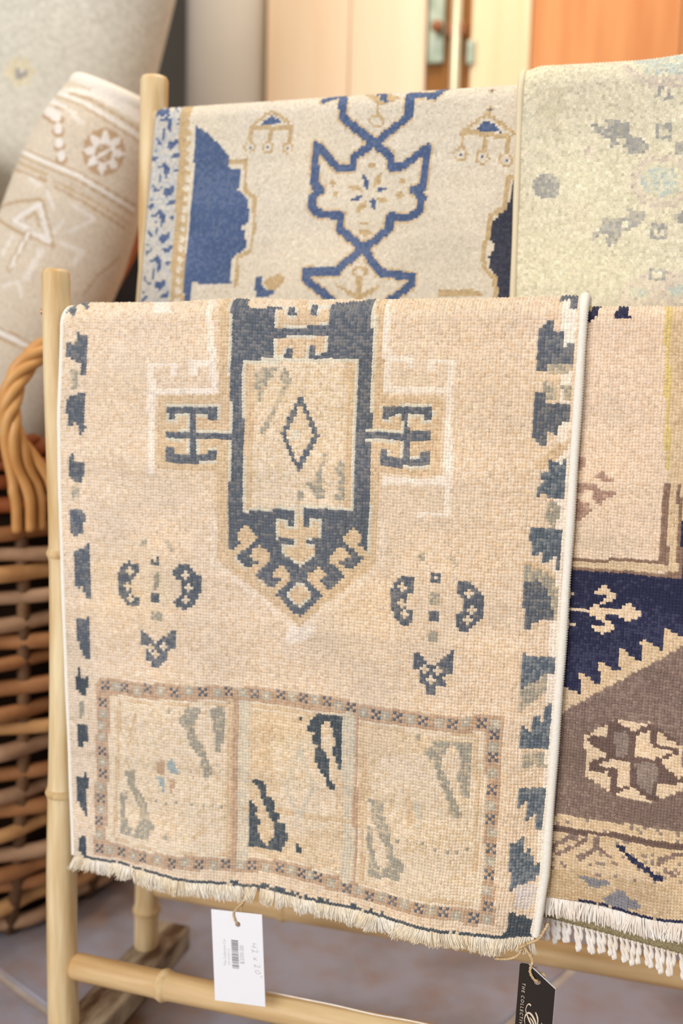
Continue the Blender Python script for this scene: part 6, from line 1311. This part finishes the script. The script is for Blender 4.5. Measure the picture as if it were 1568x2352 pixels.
def build_white_tag():
    W, H = .0545, .0975
    o = np.array([-.3900, .8835, .1210])
    root = thing('price_tag', 'white price tag with barcode hanging by twine under the peach rug', 'tag', tuple(o))
    fr = card_frame(o, (.0545, .002, .0030), (-.0030, 0, .0985))
    mesh('card', *card_with_hole(fr, [(0, 0), (W, 0), (W, H), (0, H)], (.0283, .0845), .0028, .0005), M_CARD, root, smooth=False)
    # printed label, reading upwards
    S = Soup(); x0, x1 = .0205, .0278; y = .0372; rb = random.Random(3)
    while y < .0672:
        w = rb.choice([.0004, .0005, .0008, .0012]); v = [(x0, y, 0), (x1, y, 0), (x1, y + w, 0), (x0, y + w, 0)]
        S.add((fr(v, .0006), [(0, 1, 2, 3)])); y += w + rb.choice([.0004, .0005, .0007])
    mesh('barcode', S.v, S.f, M_INK, root, smooth=False)
    up = lambda cx, cy: (lambda x, y: (cx - y, cy + x))
    down = lambda cx, cy: (lambda x, y: (cx + y, cy - x))
    mesh('price_print', *flat_on(fr, text_vf('$200.00', .0062), up(.0335, .0425)), M_INK2, root, smooth=False)
    mesh('name_print', *flat_on(fr, text_vf('The Collective Co', .0038), up(.0140, .0385)), M_INK2, root, smooth=False)
    mesh('number_print', *flat_on(fr, text_vf('0010200113', .0030, spacing=1.2), up(.0182, .0400)), M_INK2, root, smooth=False)
    # pencilled size, reading downwards
    hs = Soup()
    def pen(*st):
        for s in st: hs.add(ribbon([(a, b) for a, b in s], [.00035, .0005, .0004]))
    pen([(0, .0062), (-.0006, .0030), (.0016, .0030), (.0042, .0034)], [(.0036, .0064), (.0032, .0030), (.0030, .0)],
        [(.0058, .0050), (.0072, .0064), (.0084, .0048), (.0066, .0010), (.0058, .0002), (.0074, .0010), (.0094, .0004)],
        [(.0140, .0040), (.0160, .0014), (.0170, .0004)], [(.0172, .0042), (.0156, .0018), (.0140, .0004)],
        [(.0214, .0052), (.0230, .0064), (.0242, .0048), (.0226, .0014), (.0214, .0002), (.0232, .0010), (.0252, .0004)],
        [(.0296, .0056), (.0278, .0034), (.0282, .0008), (.0302, .0010), (.0312, .0036), (.0296, .0058)],
        [(.0336, .0068), (.0333, .0052)], [(.0348, .0066), (.0345, .0050)])
    mesh('pencil_size', *flat_on(fr, (hs.v, hs.f), lambda x, y: (.0412 + y * 1.05 + x * .12, .0655 - x * 1.0)), M_PENCIL, root, smooth=False)
    h = fr([(.0283, .0845, 0)])[0]
    p0 = RUG_A.pos(.415, RUG_A.front, -.002)
    mesh('twine_loop', *twine([p0 + (0, -.001, .003), p0 + (.0005, -.004, -.009), h + (-.0035, -.0015, .014), h + (-.0030, -.0022, .006), h + (-.0004, -.0012, .0018), h + (0, .0012, 0), h + (.0020, .003, .010), h + (.0035, .003, .020), p0 + (.006, .001, .002)], .0010, 60), M_TWINE, root)
build_white_tag()

def build_black_tag():
    o = np.array([-.0875, .8800, .112])
    root = thing('swing_tag', 'black swing tag with cream lettering tied at the peach rug corner', 'tag', tuple(o))
    # card leans a little and turns its right edge to the viewer
    fr = card_frame(o, (.0340, .0035, -.001), (.0040, 0, .0480))
    ol = [(0, 0), (.0335, 0), (.0335, .0925), (.0080, .1125), (.0015, .1125), (0, .1110)]
    mesh('card', *card_with_hole(fr, ol, (.0170, .0965), .0030, .0009), M_BLACK, root, smooth=False)
    edge = Soup()
    for a, b in ((ol[1], ol[2]), (ol[2], ol[3])):
        d = np.array([b[0] - a[0], b[1] - a[1]]); d /= np.linalg.norm(d); nn = np.array([d[1], -d[0]]) * .0006
        edge.add((fr([(a[0], a[1], 0), (b[0], b[1], 0), (b[0], b[1], .0009), (a[0], a[1], .0009)], 0), [(0, 1, 2, 3)]))
        edge.add((fr([(a[0], a[1], .0010), (a[0] + nn[0], a[1] + nn[1], 0.0), (b[0] + nn[0], b[1] + nn[1], 0.0), (b[0], b[1], .0010)], 0), [(0, 1, 2, 3)]))
    mesh('card_edge', edge.v, edge.f, M_CARD, root, smooth=False, label='white cut edge of the card')
    down = lambda cx, cy: (lambda x, y: (cx + y, cy - x))
    mesh('name_print', *flat_on(fr, text_vf('THE COLLECTIVE', .0041, shear=.25, spacing=1.45), down(.0036, .0942), .0011), M_GOLD, root, smooth=False)
    S = Soup(); k = .0335 / 790.0                              # flourished initial beside the name
    cv = lambda q: [((x - 290) * k, .0925 - (y - 850) * k) for x, y in q]
    for pts, w in (([(595, 1320), (560, 1282), (515, 1320), (494, 1420), (512, 1500), (560, 1610), (600, 1690), (660, 1790)], [.0012, .0014, .0006, .0005, .0008, .0014, .0016, .0006]),
                   ([(500, 1760), (483, 1660), (500, 1550), (555, 1490), (620, 1520), (690, 1620), (730, 1720), (735, 1820)], [.0004, .0006, .0010, .0018, .0018, .0016, .0012, .0006]),
                   ([(705, 1450), (752, 1560), (768, 1680), (750, 1800)], [.0009, .0013, .0010, .0005]),
                   ([(590, 1590), (640, 1645), (680, 1720), (690, 1800)], [.0006, .0012, .0012, .0006]),
                   ([(850, 1675), (870, 1760), (860, 1850)], [.0006, .0012, .0006])):
        S.add(ribbon(cv(pts), w))
    mesh('initial_print', *flat_on(fr, (S.v, S.f), lambda x, y: (x, y), .0011), M_GOLD, root, smooth=False)
    h = fr([(.0170, .0965, 0)])[0]
    kn = RUG_A.pos(.985, RUG_A.front, -.001) + np.array([-.001, -.004, -.008])
    tw = mesh('twine_bow', *twine([h + (.0006, .002, -.001), h + (0, -.0016, .001), h + (-.0035, -.003, .004), h + (-.0070, -.003, .011), h + (-.0055, -.002, .022), kn, kn + (.006, -.001, -.006), kn + (.0095, .0, -.014), kn + (.0105, .001, -.022), h + (.006, .003, .006), h + (.0015, .003, 0)], .0012, 70), M_TWINE, root)
    mesh('twine_tail', *twine([kn + (0, 0, .001), kn + (.007, -.001, .005), kn + (.014, -.001, .010), kn + (.019, .0, .019), kn + (.0215, .001, .025)], .0012, 30), M_TWINE, tw)
    mesh('twine_tail', *twine([kn + (0, -.001, -.001), kn + (-.004, -.003, -.009), kn + (-.013, -.004, -.0135), kn + (-.024, -.004, -.0155)], .0012, 30), M_TWINE, tw)
    mesh('twine_knot', *tube_vf(curve_pts([kn + (-.003, -.002, -.002), kn + (0, -.0035, .001), kn + (.003, -.001, .002), kn + (.001, .002, 0), kn + (-.003, .001, -.001), kn + (-.003, -.002, -.002)], 24), .0013, 7), M_TWINE, tw)
    F = Soup(); fz = kn + np.array([.0105, .001, -.020])
    for i in range(9):
        d = np.array([RNG.uniform(.2, 1), RNG.uniform(-.3, .1), RNG.uniform(-.4, .8)]) * .006
        F.add(tube_vf(curve_pts([fz, fz + d * .5 + RNG.normal(size=3) * .0007, fz + d + RNG.normal(size=3) * .001], 8), .00013, 3))
    mesh('loose_fibre', F.v, F.f, M_TWINE, tw)
build_black_tag()

def build_white_line():
    root = thing('string', 'thin white string lying along the lower front bamboo rung', 'string', (-.33, .9145, .1215))
    xs = np.linspace(-.345, -.10, 50)
    mesh('string', *tube_vf([(x, .9125 + .0006 * math.sin(x * 60), .1225 + .0002 * math.sin(x * 90)) for x in xs], .0008, 6), M_FRB, root)  # thin white tube along the top of the rung
build_white_line()
